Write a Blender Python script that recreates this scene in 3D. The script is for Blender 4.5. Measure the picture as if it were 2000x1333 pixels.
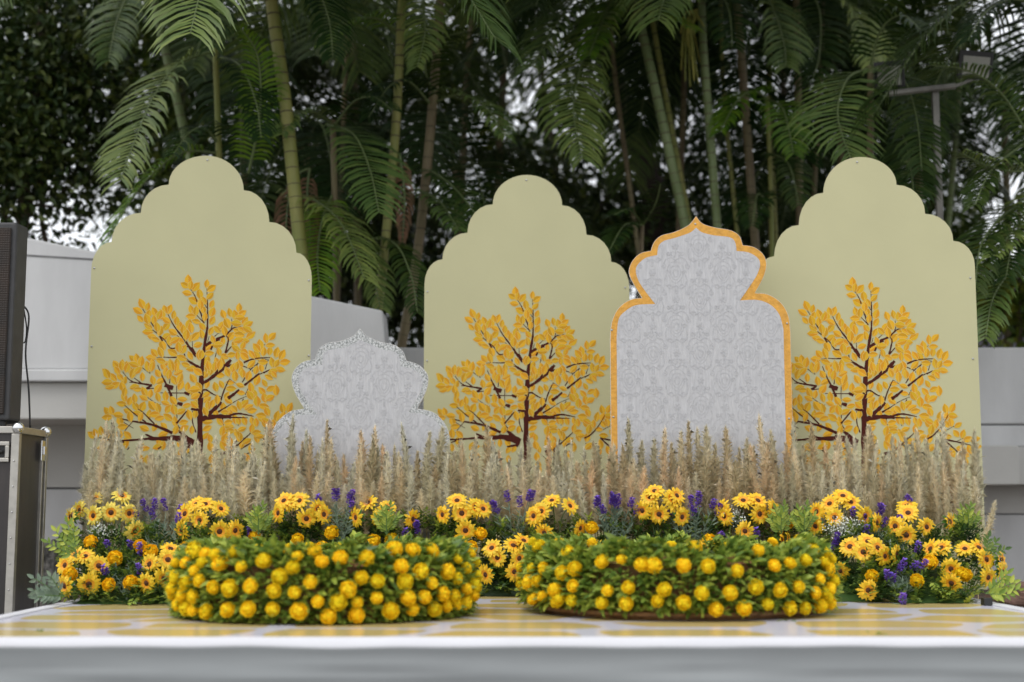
import bpy, math, random
import numpy as np
from mathutils import Vector, Matrix, noise as mnoise
R = math.radians
rng = np.random.default_rng(7)
random.seed(7)
scene = bpy.context.scene
for o in list(bpy.data.objects): bpy.data.objects.remove(o)
COL = scene.collection

# ------------------------------------------------------------------ camera
CZ = 0.884            # eye height above the ground
ST = 0.45             # stage top
F = 2000 * 50 / 36.0  # focal length in photo pixels
PITCH = math.atan(328.5 / F)
cam_d = bpy.data.cameras.new('camera'); cam = bpy.data.objects.new('camera', cam_d); COL.objects.link(cam)
cam.location = (0, 0, CZ); cam.rotation_euler = (R(90) + PITCH, 0, 0)
cam_d.lens = 50; cam_d.sensor_width = 36; cam_d.clip_end = 2000; cam_d.clip_start = 0.05
cam_d.dof.use_dof = True; cam_d.dof.focus_distance = 7.35; cam_d.dof.aperture_fstop = 1.15
scene.camera = cam
# ------------------------------------------------------------------ world, sun, exposure
SUN_EL, SUN_AZ = R(60), R(222)      # soft light from behind the camera, upper left
w = bpy.data.worlds.new('World'); scene.world = w; w.use_nodes = True
nt = w.node_tree; nt.nodes.clear()
out = nt.nodes.new('ShaderNodeOutputWorld'); bg = nt.nodes.new('ShaderNodeBackground')
sky = nt.nodes.new('ShaderNodeTexSky'); sky.sky_type = 'NISHITA'; sky.sun_disc = False
sky.sun_elevation = SUN_EL; sky.sun_rotation = SUN_AZ; sky.air_density = 1.0; sky.dust_density = 4.0; sky.ozone_density = 1.0
hs = nt.nodes.new('ShaderNodeHueSaturation'); hs.inputs['Saturation'].default_value = 0.30
cl = nt.nodes.new('ShaderNodeMix'); cl.data_type = 'RGBA'; cl.inputs[0].default_value = .6; cl.inputs[7].default_value = (10.3, 10.6, 11.0, 1)   # even cloud layer over the clear sky
nt.links.new(sky.outputs[0], hs.inputs['Color']); nt.links.new(hs.outputs[0], cl.inputs[6]); nt.links.new(cl.outputs[2], bg.inputs[0]); nt.links.new(bg.outputs[0], out.inputs[0])
bg.inputs[1].default_value = 0.14
sd = bpy.data.lights.new('sun', 'SUN'); sun = bpy.data.objects.new('sun', sd); COL.objects.link(sun)
sd.energy = 0.9; sd.angle = R(25); sd.color = (1, 0.97, 0.92)
sun.rotation_euler = Vector((-math.sin(SUN_AZ) * math.cos(SUN_EL), -math.cos(SUN_AZ) * math.cos(SUN_EL), -math.sin(SUN_EL))).to_track_quat('-Z', 'Y').to_euler()
vs = scene.view_settings; vs.view_transform = 'Standard'; vs.look = 'None'; vs.gamma = 1; vs.use_curve_mapping = False
vs.exposure = 0.14

# ------------------------------------------------------------------ helpers
def ray(px, py):
    dx = (px - 1000) / F; dy = (666.5 - py) / F
    return Vector((dx, math.cos(PITCH) - dy * math.sin(PITCH), math.sin(PITCH) + dy * math.cos(PITCH)))
def at(px, py, d):                       # the point seen at a photo pixel, d metres ahead
    r = ray(px, py); return Vector((0, 0, CZ)) + r * (d / r.y)
def at_z(px, py, z):
    r = ray(px, py); return Vector((0, 0, CZ)) + r * ((z - CZ) / r.z)
def unit(v): return v / (np.linalg.norm(v, axis=-1, keepdims=True) + 1e-12)

class MB:
    def __init__(s): s.v = []; s.f = []; s.m = []
    def add(s, verts, faces, mi=0):
        b = len(s.v); s.v.extend([tuple(map(float, q)) for q in verts])
        for f in faces: s.f.append(tuple(b + i for i in f)); s.m.append(mi)
    def box(s, lo, hi, mi=0):
        x0, y0, z0 = lo; x1, y1, z1 = hi
        s.add([(x0,y0,z0),(x1,y0,z0),(x1,y1,z0),(x0,y1,z0),(x0,y0,z1),(x1,y0,z1),(x1,y1,z1),(x0,y1,z1)],
              [(0,3,2,1),(4,5,6,7),(0,1,5,4),(1,2,6,5),(2,3,7,6),(3,0,4,7)], mi)
    def tube(s, pts, rad, n=8, mi=0, cap=True):
        pts = [Vector(p) for p in pts]
        if not hasattr(rad, '__len__'): rad = [rad] * len(pts)
        vs_, fs = [], []; up = Vector((0.31, 0.2, 0.93))
        for i, p in enumerate(pts):
            t = (pts[min(i+1, len(pts)-1)] - pts[max(i-1, 0)]).normalized()
            a = t.cross(up)
            if a.length < 1e-3: a = t.cross(Vector((1, 0, 0)))
            a.normalize(); b = t.cross(a)
            for k in range(n):
                an = 2 * math.pi * k / n; vs_.append(p + (a * math.cos(an) + b * math.sin(an)) * rad[i])
        for i in range(len(pts) - 1):
            for k in range(n):
                k2 = (k + 1) % n; fs.append((i*n+k, i*n+k2, (i+1)*n+k2, (i+1)*n+k))
        if cap: fs.append(tuple(range(n))[::-1]); fs.append(tuple((len(pts)-1)*n + k for k in range(n)))
        s.add(vs_, fs, mi)
    def ball(s, c, r, mi=0, n=10, m=6, sq=(1, 1, 1)):
        vs_ = [(c[0], c[1], c[2] + r*sq[2])]; fs = []
        for i in range(1, m):
            th = math.pi * i / m
            for k in range(n):
                ph = 2*math.pi*k/n; vs_.append((c[0]+r*sq[0]*math.sin(th)*math.cos(ph), c[1]+r*sq[1]*math.sin(th)*math.sin(ph), c[2]+r*sq[2]*math.cos(th)))
        vs_.append((c[0], c[1], c[2]-r*sq[2])); L = len(vs_) - 1
        for k in range(n):
            k2 = (k+1) % n; fs.append((0, 1+k, 1+k2)); fs.append((L, 1+(m-2)*n+k2, 1+(m-2)*n+k))
            for i in range(m-2): fs.append((1+i*n+k, 1+(i+1)*n+k, 1+(i+1)*n+k2, 1+i*n+k2))
        s.add(vs_, fs, mi)
    def mesh(s, name, mats, smooth=False):
        me = bpy.data.meshes.new(name); me.from_pydata(s.v, [], s.f)
        for m in (mats if isinstance(mats, (list, tuple)) else [mats]): me.materials.append(m)
        if max(s.m, default=0) > 0: me.polygons.foreach_set('material_index', s.m)
        if smooth: me.polygons.foreach_set('use_smooth', [True] * len(me.polygons))
        me.update(); return me
    def build(s, name, mats, parent=None, smooth=False, bevel=0):
        o = link(name, s.mesh(name, mats, smooth), parent)
        if bevel:
            b = o.modifiers.new('bevel', 'BEVEL'); b.width = bevel; b.segments = 2; b.limit_method = 'ANGLE'; b.angle_limit = R(35)
        return o
def link(name, me, parent=None):
    o = bpy.data.objects.new(name, me); COL.objects.link(o)
    if parent is not None: o.parent = parent
    return o
def tag(o, label=None, cat=None, group=None, kind=None):
    if label: o['label'] = label
    if cat: o['category'] = cat
    if group: o['group'] = group
    if kind: o['kind'] = kind
    return o
def thing(name, label, cat, loc=(0, 0, 0), rz=0, group=None):
    o = link(name, None); o.location = loc; o.rotation_euler = (0, 0, rz); o.empty_display_size = .1
    return tag(o, label, cat, group)
def fast_mesh(name, V, faces_n, mats, mi=None, smooth=False):
    """V (N,k,3) array of N separate polygons groups; faces_n list of index tuples inside each group of k verts"""
    N, k, _ = V.shape; me = bpy.data.meshes.new(name)
    base = (np.arange(N) * k)[:, None]
    loops, starts, tot = [], [], []
    fl = [len(f) for f in faces_n]; flat = np.concatenate([np.array(f) for f in faces_n])
    loops = (base + flat[None, :]).ravel()
    sizes = np.tile(np.array(fl), N); starts = np.concatenate([[0], np.cumsum(sizes)[:-1]])
    me.vertices.add(N * k); me.vertices.foreach_set('co', V.reshape(-1).astype(np.float32))
    me.loops.add(len(loops)); me.loops.foreach_set('vertex_index', loops.astype(np.int32))
    me.polygons.add(len(sizes)); me.polygons.foreach_set('loop_start', starts.astype(np.int32))
    for m in (mats if isinstance(mats, (list, tuple)) else [mats]): me.materials.append(m)
    if mi is not None: me.polygons.foreach_set('material_index', np.tile(np.array(mi, dtype=np.int32), N) if len(mi) == len(fl) else np.repeat(np.array(mi, dtype=np.int32), len(fl)))
    if smooth: me.polygons.foreach_set('use_smooth', np.ones(len(sizes), dtype=bool))
    me.update(calc_edges=True); me.validate(); return me

# ------------------------------------------------------------------ materials
def lin(r, g, b):
    f = lambda c: (c/255/12.92 if c/255 <= .04045 else ((c/255+.055)/1.055)**2.4)
    return (f(r), f(g), f(b), 1)
def mat(name, c, rough=.6, var=0.0, scale=8.0, bump=0.0, bscale=60.0, metal=0.0, c2=None, island=0.0, objrand=0.0, trans=0.0, spec=.5, coords='Object', stretch=None, detail=4.0, sheen=0.0):
    m = bpy.data.materials.new(name); m.use_nodes = True; n = m.node_tree; N = n.nodes; Lk = n.links
    p = N['Principled BSDF']; o = N['Material Output']
    c = tuple(c[:3]) + (1,)
    p.inputs['Roughness'].default_value = rough; p.inputs['Metallic'].default_value = metal; p.inputs['Specular IOR Level'].default_value = spec
    if sheen: p.inputs['Sheen Weight'].default_value = sheen
    tc = N.new('ShaderNodeTexCoord'); vec = tc.outputs[coords]
    if stretch:
        mp = N.new('ShaderNodeMapping'); mp.inputs['Scale'].default_value = stretch; Lk.new(vec, mp.inputs[0]); vec = mp.outputs[0]
    cur = None
    if var or c2:
        t = N.new('ShaderNodeTexNoise'); t.inputs['Scale'].default_value = scale; t.inputs['Detail'].default_value = detail; Lk.new(vec, t.inputs['Vector'])
        mx = N.new('ShaderNodeMix'); mx.data_type = 'RGBA'
        rp = N.new('ShaderNodeMapRange'); rp.inputs[1].default_value = .32; rp.inputs[2].default_value = .68
        Lk.new(t.outputs['Fac'], rp.inputs[0]); Lk.new(rp.outputs[0], mx.inputs[0])
        a = c if c2 else tuple(q*(1-var) for q in c[:3]) + (1,); b = tuple(c2[:3]) + (1,) if c2 else tuple(min(1, q*(1+var)) for q in c[:3]) + (1,)
        mx.inputs[6].default_value = a; mx.inputs[7].default_value = b; cur = mx.outputs[2]
    for amt, kind in ((island, 'i'), (objrand, 'o')):
        if not amt: continue
        g = N.new('ShaderNodeNewGeometry') if kind == 'i' else N.new('ShaderNodeObjectInfo')
        src = g.outputs['Random Per Island'] if kind == 'i' else g.outputs['Random']
        h = N.new('ShaderNodeHueSaturation')
        mr = N.new('ShaderNodeMapRange'); mr.inputs[3].default_value = 1 - amt; mr.inputs[4].default_value = 1 + amt; Lk.new(src, mr.inputs[0]); Lk.new(mr.outputs[0], h.inputs['Value'])
        mr2 = N.new('ShaderNodeMapRange'); mr2.inputs[3].default_value = .5 + .035*amt*2; mr2.inputs[4].default_value = .5 - .035*amt*2; Lk.new(src, mr2.inputs[0]); Lk.new(mr2.outputs[0], h.inputs['Hue'])
        if cur is None: h.inputs['Color'].default_value = c
        else: Lk.new(cur, h.inputs['Color'])
        cur = h.outputs[0]
    if cur is None: p.inputs['Base Color'].default_value = c
    else: Lk.new(cur, p.inputs['Base Color'])
    if bump:
        t = N.new('ShaderNodeTexNoise'); t.inputs['Scale'].default_value = bscale; t.inputs['Detail'].default_value = 5; Lk.new(vec, t.inputs['Vector'])
        b = N.new('ShaderNodeBump'); b.inputs['Strength'].default_value = bump; b.inputs['Distance'].default_value = .01
        Lk.new(t.outputs['Fac'], b.inputs['Height']); Lk.new(b.outputs[0], p.inputs['Normal'])
    if trans:
        tr = N.new('ShaderNodeBsdfTranslucent'); ms = N.new('ShaderNodeMixShader'); ms.inputs[0].default_value = trans
        if cur is None: tr.inputs[0].default_value = c
        else: Lk.new(cur, tr.inputs[0])
        Lk.new(p.outputs[0], ms.inputs[1]); Lk.new(tr.outputs[0], ms.inputs[2]); Lk.new(ms.outputs[0], o.inputs[0])
    return m
M = {}
M['panel'] = mat('panel_paint', (.495, .475, .280), .5, var=.03, scale=2.6, detail=9, bump=.05, bscale=25, spec=.35)
M['panel_edge'] = mat('panel_edge', (.52, .50, .40), .7, var=.15, scale=20)
M['leaf_gold'] = mat('print_gold', (.68, .39, .024), .8, island=.10, spec=.15)
M['leaf_orange'] = mat('print_orange', (.60, .29, .016), .8, island=.10, spec=.15)
M['leaf_cream'] = mat('print_cream', (.66, .50, .17), .8, spec=.15)
M['bark_print'] = mat('print_bark', (.070, .017, .012), .9, spec=.1)
M['screw'] = mat('screw_steel', (.5, .5, .5), .35, metal=1)
M['damask_base'] = mat('damask_cloth', (.46, .46, .475), .75, c2=(.55, .55, .565), scale=26, stretch=(3.2, 1, .55), bump=.15, bscale=120, detail=6)
M['damask_ink'] = mat('damask_ink', (.415, .415, .43), .7, c2=(.515, .515, .53), scale=60, detail=5)
M['gold_border'] = mat('gold_border', (.66, .33, .045), .48, var=.16, scale=30, bump=.35, bscale=55, spec=.5)
M['white_ply'] = mat('white_edge', (.72, .70, .66), .6, var=.06)
def silver_mat():
    m = mat('silver_flake', (.55, .56, .56), .45, bump=.2, bscale=150)
    n = m.node_tree; p = n.nodes['Principled BSDF']
    tc = n.nodes.new('ShaderNodeTexCoord'); t = n.nodes.new('ShaderNodeTexNoise'); t.inputs['Scale'].default_value = 95; t.inputs['Detail'].default_value = 6; t.inputs['Roughness'].default_value = .8
    n.links.new(tc.outputs['Object'], t.inputs[0]); r = n.nodes.new('ShaderNodeValToRGB')
    r.color_ramp.elements[0].position = .43; r.color_ramp.elements[0].color = (.20, .215, .21, 1); r.color_ramp.elements[1].position = .56; r.color_ramp.elements[1].color = (.62, .63, .63, 1)
    n.links.new(t.outputs['Fac'], r.inputs[0]); n.links.new(r.outputs[0], p.inputs['Base Color']); return m
M['silver'] = silver_mat()
M['wall'] = mat('wall_paint', (.57, .57, .57), .8, var=.10, scale=2.2, stretch=(1.6, 1, .5), bump=.1, bscale=40, detail=8)
M['wall_warm'] = mat('wall_paint_warm', (.50, .49, .465), .8, var=.06, scale=1.7, bump=.1, bscale=40, detail=8)
M['groove'] = mat('groove', (.18, .18, .18), .9, var=.2)
M['soil'] = mat('soil', (.07, .045, .03), .95, c2=(.13, .085, .055), scale=9, bump=.8, bscale=25)
M['ground'] = mat('paving', (.22, .21, .20), .9, var=.2, scale=2.5, bump=.3, bscale=30)
M['skirt'] = mat('skirt_cloth_shaded', (.255, .27, .275), .75, var=.04, scale=3, bump=.05, bscale=200, sheen=.1)  # white cloth darkened: shade on the upright front put into its colour
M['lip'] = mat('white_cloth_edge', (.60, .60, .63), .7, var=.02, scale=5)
M['stage_wood'] = mat('stage_frame', (.05, .045, .04), .8, var=.2)
M['case'] = mat('case_laminate', (.022, .021, .021), .36, c2=(.05, .04, .037), scale=3, stretch=(6, 6, .6), bump=.12, bscale=160)
M['alu'] = mat('aluminium', (.46, .44, .40), .42, var=.15, scale=14, metal=.85)
M['chrome'] = mat('chrome', (.75, .75, .75), .18, metal=1)
M['black'] = mat('black_plastic', (.018, .018, .018), .5, var=.2)
M['grey_box'] = mat('cabinet_paint', (.045, .045, .047), .6, var=.15, scale=12, bump=.2, bscale=220)
def grille_mat():
    m = mat('grille', (.010, .009, .008), .7, c2=(.032, .019, .012), scale=5, bump=0)
    n = m.node_tree; p = n.nodes['Principled BSDF']; tc = n.nodes.new('ShaderNodeTexCoord')
    v = n.nodes.new('ShaderNodeTexVoronoi'); v.inputs['Scale'].default_value = 85; v.inputs['Randomness'].default_value = .12
    n.links.new(tc.outputs['Object'], v.inputs['Vector']); b = n.nodes.new('ShaderNodeBump'); b.inputs['Strength'].default_value = 1; b.inputs['Distance'].default_value = .006
    n.links.new(v.outputs['Distance'], b.inputs['Height']); n.links.new(b.outputs[0], p.inputs['Normal'])
    return m
M['grille'] = grille_mat()
M['rock'] = mat('granite', (.055, .053, .05), .9, c2=(.24, .23, .215), scale=24, bump=.7, bscale=40, detail=8)
M['redstone'] = mat('red_stone', (.22, .13, .10), .9, var=.25, scale=12, bump=.5)
M['wicker'] = mat('wicker', (.26, .13, .05), .7, var=.35, scale=40, bump=.8, bscale=70)
M['marigold'] = mat('marigold', (.93, .70, .022), .8, island=.13, objrand=.10, trans=.15, spec=.1)
M['pompom'] = mat('pompom', (.90, .59, .015), .8, spec=.1, island=.10, objrand=.08, trans=.15)
M['petal'] = mat('sunflower_petal', (.95, .63, .03), .55, island=.10, objrand=.06, trans=.2)
M['petal_pale'] = mat('sunflower_petal_pale', (.95, .76, .13), .55, island=.08, objrand=.05, trans=.2)
M['petal_in'] = mat('sunflower_petal_base', (.85, .36, .012), .6, island=.15)
M['disc'] = mat('sunflower_disc', (.045, .015, .008), .9, c2=(.14, .05, .02), scale=160, bump=.8, bscale=220)
M['stem'] = mat('green_stem', (.10, .19, .05), .6, var=.2)
M['fol'] = mat('foliage_green', (.13, .21, .034), .45, island=.45, trans=.25)
M['fol2'] = mat('foliage_fresh', (.29, .385, .060), .45, spec=.35, island=.40, trans=.28)
M['fol3'] = mat('foliage_grey', (.20, .27, .19), .6, island=.3, trans=.2)
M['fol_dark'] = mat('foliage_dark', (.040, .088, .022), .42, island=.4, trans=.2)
M['sunleaf'] = mat('silk_leaf', (.09, .26, .06), .5, island=.25, trans=.2)
M['lav'] = mat('lavender', (.20, .095, .50), .7, island=.35, trans=.1)
M['breath'] = mat('babys_breath', (.72, .74, .66), .7, island=.15)
M['pam_cream'] = mat('pampas_cream', (.97, .93, .77), .9, island=.12, objrand=.10, trans=.5)
M['pam_tan'] = mat('pampas_tan', (.95, .88, .68), .9, island=.15, objrand=.16, trans=.5)
M['pam_brown'] = mat('pampas_brown', (.89, .77, .54), .9, island=.18, objrand=.16, trans=.5)
M['straw'] = mat('straw_stem', (.52, .42, .22), .8)
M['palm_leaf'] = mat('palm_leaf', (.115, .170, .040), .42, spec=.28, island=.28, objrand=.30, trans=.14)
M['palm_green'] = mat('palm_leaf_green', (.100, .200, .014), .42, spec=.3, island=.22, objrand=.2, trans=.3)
M['palm_shaded'] = mat('palm_leaf_shaded', (.022, .046, .008), .5, spec=.16, island=.3, objrand=.35, trans=.08)  # darker copy of the frond green, shade among rear palms put into the colour
M['palm_dead'] = mat('palm_dead', (.16, .09, .045), .8, island=.3, trans=.1)
M['rachis'] = mat('rachis', (.11, .15, .05), .5, var=.2)
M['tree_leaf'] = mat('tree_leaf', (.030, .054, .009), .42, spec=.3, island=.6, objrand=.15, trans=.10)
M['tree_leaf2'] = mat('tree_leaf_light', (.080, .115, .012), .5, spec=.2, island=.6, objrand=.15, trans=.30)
M['bark'] = mat('bark', (.075, .052, .036), .9, c2=(.15, .11, .08), scale=6, stretch=(4, 4, .7), bump=.7, bscale=30)
M['bark_dark'] = mat('bark_dark', (.030, .020, .015), .9, var=.4, scale=6, bump=.6, bscale=30)
M['roofing'] = mat('roofing', (.16, .15, .19), .8, var=.15, scale=6)
M['galv'] = mat('galvanised', (.22, .21, .19), .5, metal=.35, var=.2, scale=9)
M['lamp_glass'] = mat('lamp_glass', (.30, .30, .26), .25, var=.08, scale=8)
M['seed'] = mat('palm_flower', (.30, .30, .06), .7, island=.3)
def palm_trunk_mat(name, c, c2, ring):
    m = mat(name, c, .55, c2=c2, scale=5, stretch=(1.5, 1.5, .5), bump=.15)
    return m
M['trunk_green'] = palm_trunk_mat('palm_trunk_green', (.15, .18, .030), (.25, .24, .065), None)
M['trunk_pale'] = palm_trunk_mat('palm_trunk_pale', (.17, .22, .09), (.10, .14, .04), None)
M['trunk_brown'] = palm_trunk_mat('palm_trunk_brown', (.13, .09, .045), (.19, .16, .075), None)
M['trunk_ring'] = mat('trunk_ring', (.10, .085, .045), .8, var=.3, scale=20)
def vinyl_mat():
    m = mat('printed_vinyl', (.6, .42, .1), .20, spec=.5); n = m.node_tree; N = n.nodes; L = n.links; p = N['Principled BSDF']
    tc = N.new('ShaderNodeTexCoord'); ns = N.new('ShaderNodeTexNoise'); ns.inputs['Scale'].default_value = 1.6; ns.inputs['Detail'].default_value = 1
    L.new(tc.outputs['Object'], ns.inputs['Vector'])
    sub = N.new('ShaderNodeVectorMath'); sub.operation = 'MULTIPLY_ADD'; sub.inputs[1].default_value = (.22, .10, 0); L.new(ns.outputs['Color'], sub.inputs[0]); L.new(tc.outputs['Object'], sub.inputs[2])
    mp = N.new('ShaderNodeMapping'); mp.inputs['Scale'].default_value = (1/.60, 1/.36, 1); L.new(sub.outputs[0], mp.inputs[0])
    v = N.new('ShaderNodeTexVoronoi'); v.feature = 'DISTANCE_TO_EDGE'; v.voronoi_dimensions = '2D'; v.inputs['Scale'].default_value = 1; v.inputs['Randomness'].default_value = .62; L.new(mp.outputs[0], v.inputs['Vector'])
    v2 = N.new('ShaderNodeTexVoronoi'); v2.feature = 'SMOOTH_F1'; v2.voronoi_dimensions = '2D'; v2.inputs['Scale'].default_value = 1; v2.inputs['Randomness'].default_value = .62; v2.inputs['Smoothness'].default_value = .15; L.new(mp.outputs[0], v2.inputs['Vector'])
    corner = N.new('ShaderNodeMapRange'); corner.inputs[1].default_value = .42; corner.inputs[2].default_value = .75; corner.inputs[3].default_value = 0; corner.inputs[4].default_value = .12; L.new(v2.outputs['Distance'], corner.inputs[0])
    d = N.new('ShaderNodeMath'); d.operation = 'SUBTRACT'; L.new(v.outputs['Distance'], d.inputs[0]); L.new(corner.outputs[0], d.inputs[1])
    r = N.new('ShaderNodeMapRange'); r.inputs[1].default_value = .062; r.inputs[2].default_value = .07; L.new(d.outputs[0], r.inputs[0])
    n2 = N.new('ShaderNodeTexNoise'); n2.inputs['Scale'].default_value = 5; L.new(tc.outputs['Object'], n2.inputs['Vector'])
    cy = N.new('ShaderNodeMix'); cy.data_type = 'RGBA'; cy.inputs[6].default_value = (.55, .425, .165, 1); cy.inputs[7].default_value = (.64, .50, .21, 1); L.new(n2.outputs['Fac'], cy.inputs[0])
    mx = N.new('ShaderNodeMix'); mx.data_type = 'RGBA'; mx.inputs[6].default_value = (.66, .65, .74, 1); L.new(cy.outputs[2], mx.inputs[7]); L.new(r.outputs[0], mx.inputs[0]); L.new(mx.outputs[2], p.inputs['Base Color'])
    n3 = N.new('ShaderNodeTexNoise'); n3.inputs['Scale'].default_value = 3.5; L.new(tc.outputs['Object'], n3.inputs['Vector'])
    b = N.new('ShaderNodeBump'); b.inputs['Strength'].default_value = .12; b.inputs['Distance'].default_value = .02; L.new(n3.outputs['Fac'], b.inputs['Height']); L.new(b.outputs[0], p.inputs['Normal'])
    return m
M['vinyl'] = vinyl_mat()

# ------------------------------------------------------------------ setting: ground, garden bed, walls
g = MB(); g.add([(-300, -100, 0), (300, -100, 0), (300, 500, 0), (-300, 500, 0)], [(0, 1, 2, 3)])
tag(g.build('ground', M['ground']), kind='structure')
def soil_mesh():
    b = MB(); xs = np.linspace(-14, 14, 90); ys = np.linspace(8.75, 24, 50); vs_ = []
    for y in ys:
        for x in xs: vs_.append((x, y, .30 + .10 * mnoise.noise(Vector((x*1.7, y*1.7, 0))) + .04*mnoise.noise(Vector((x*7, y*7, 3))) + (.0 if y > 8.8 else -.35)))
    b.add(vs_, [(j*90+i, j*90+i+1, (j+1)*90+i+1, (j+1)*90+i) for j in range(49) for i in range(89)]); return b
tag(soil_mesh().build('garden_soil', M['soil'], smooth=True), kind='structure')

# left building: parapet with sloped top, fascia band, soffit and recessed lower wall
def xz(px, py, d): p = at(px, py, d); return p.x, p.z
def prism(b, pts, y0, y1, mi=0):         # polygon in the xz plane, extruded in y
    n = len(pts)
    b.add([(x, y0, z) for x, z in pts] + [(x, y1, z) for x, z in pts],
          [tuple(range(n)), tuple(range(2*n-1, n-1, -1))] + [(i, i+n, (i+1) % n + n, (i+1) % n) for i in range(n)], mi)
D1 = 9.3
hb = thing('white_building', 'low white rendered building with sloping parapet behind the left arch panels', 'building', (0, D1, 0))
b = MB(); xl = xz(-500, 600, D1)[0]; xr = xz(747, 610, D1)[0]; xr2 = xz(757, 740, D1)[0]
zt_r = xz(747, 607, D1)[1]; zt_l = zt_r + (xz(45, 463, D1)[1] - zt_r) / (xr - xz(45, 463, D1)[0]) * (xr - xl)
zb = xz(100, 722, D1)[1]
prism(b, [(xl, zb), (xl, zt_l), (xr, zt_r), (xr2, zb)], -.0, .35); b.build('parapet', M['wall'], hb, bevel=.012)
b = MB(); zc = xz(100, 746, D1)[1]; b.box((xl, -.035, zc), (xr2 + .04, .33, zb - .002)); b.build('fascia', M['wall'], hb, bevel=.01)
b = MB(); zs = xz(100, 819, D1)[1]; b.box((xl, .02, zs), (xr2 - .02, .30, zc - .002)); b.build('beam', M['wall_warm'], hb, bevel=.01)
b = MB(); zg = xz(100, 951, D1)[1]; b.box((xl, .75, zg + .008), (xr2 - .1, 1.0, zs + .25)); b.build('wall', M['wall_warm'], hb)
b = MB(); b.box((xl, .75, .15), (xr2 - .1, 1.0, zg - .008)); b.build('wall', M['wall'], hb)
b = MB(); b.box((xl, .78, zg - .009), (xr2 - .12, .98, zg + .009)); b.build('joint', M['groove'], hb)
b = MB(); b.box((xl, .3, zs + .001), (xr2 - .05, .76, zs + .06)); b.build('soffit', M['wall_warm'], hb)
b = MB(); gl = [(xl, xz(45, 495, D1)[1] + .14), (xr, xz(176, 505, D1)[1] - .1)]
p0 = xz(45, 497, D1); p1 = xz(176, 505, D1); sl = (p1[1]-p0[1])/(p1[0]-p0[0]); za = p0[1] + sl*(xl-p0[0]); xb_ = p1[0] + .3; ze = p0[1] + sl*(xb_-p0[0])
prism(b, [(xl, za-.012), (xl, za), (xb_, ze), (xb_, ze-.012)], -.004, .002); b.build('joint', M['groove'], hb)

D2 = 10.2
rb = thing('garden_wall', 'white rendered boundary wall with projecting beam behind the right arch panel', 'wall', (0, D2, 0))
xa = xz(770, 700, D2)[0]; xe = xz(2500, 700, D2)[0]
zt = xz(1950, 679, D2)[1]; zm = xz(1950, 830, D2)[1]
b = MB(); b.box((xa, 0, zm + .006), (xe, .3, zt)); b.build('wall', M['wall'], rb, bevel=.012)
b = MB(); b.box((xa, .02, zm - .008), (xe, .28, zm + .008)); b.build('joint', M['groove'], rb)
zk = xz(1950, 873, D2)[1]; b = MB(); b.box((xa, 0, zk), (xe, .3, zm - .006)); b.build('wall', M['wall'], rb, bevel=.012)
zl = xz(1950, 949, D2)[1]; xbm = xz(1990, 900, D2 - .3)[0]
b = MB(); b.box((xz(1500, 900, D2)[0], -.30, zl), (xbm, .2, zk - .003)); b.build('beam', M['wall_warm'], rb, bevel=.01)
b = MB(); b.box((xbm + .003, -.05, zl + .01), (xe, .2, zk - .003)); b.build('beam', M['wall_warm'], rb)
zn = xz(1950, 1005, D2)[1]
b = MB(); b.box((xa, .25, zn + .006), (xe, .5, zk + .02)); b.build('wall', M['wall_warm'], rb)
b = MB(); b.box((xa, .27, zn - .007), (xe, .48, zn + .007)); b.build('joint', M['groove'], rb)
b = MB(); b.box((xa, .25, .1), (xe, .5, zn - .006)); b.build('wall', M['wall'], rb)
# stones at the foot of the walls
def rock(name, c, s, m, seed, label):
    b = MB(); b.ball((0, 0, 0), 1, n=22, m=14); V = []
    for v in b.v:
        q = Vector(v); q = Vector([max(-.72, min(.72, t)) for t in q]); k = 1 + .22*mnoise.noise(q*1.6 + Vector((seed, 0, 0))) + .08*mnoise.noise(q*5 + Vector((0, seed, 0)))
        V.append((q.x*k*s[0], q.y*k*s[1], q.z*k*s[2]))
    b.v = V; o = b.build(name, m); o.location = c; return tag(o, label, 'rock')
rock('granite_block', at(94, 1120, 8.0) + Vector((0, 0, -.02)), (.085, .11, .27), M['rock'], 3, 'rough grey granite block between the flight case and left flowers')
rock('red_stone', at(1965, 1150, 8.9) + Vector((.05, 0, -.03)), (.18, .2, .09), M['redstone'], 8, 'low reddish stone beside the soil at the right wall')
# far house roof glimpsed through the palms
hr = thing('far_house', 'purple grey sloping roof glimpsed through palm fronds at the right', 'building', at(1960, 690, 17) * 1)
hr.location.z = 0
b = MB(); z0 = at(1960, 700, 17).z; b.box((-1.2, 0, 0), (1.2, 3, z0)); b.build('wall', M['wall_warm'], hr)
b = MB(); prism(b, [(-1.5, z0-.05), (-.25, z0 + .85), (.0, z0 + .85), (1.5, z0-.05)], -.3, 3.3); b.build('roof', M['roofing'], hr)

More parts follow.
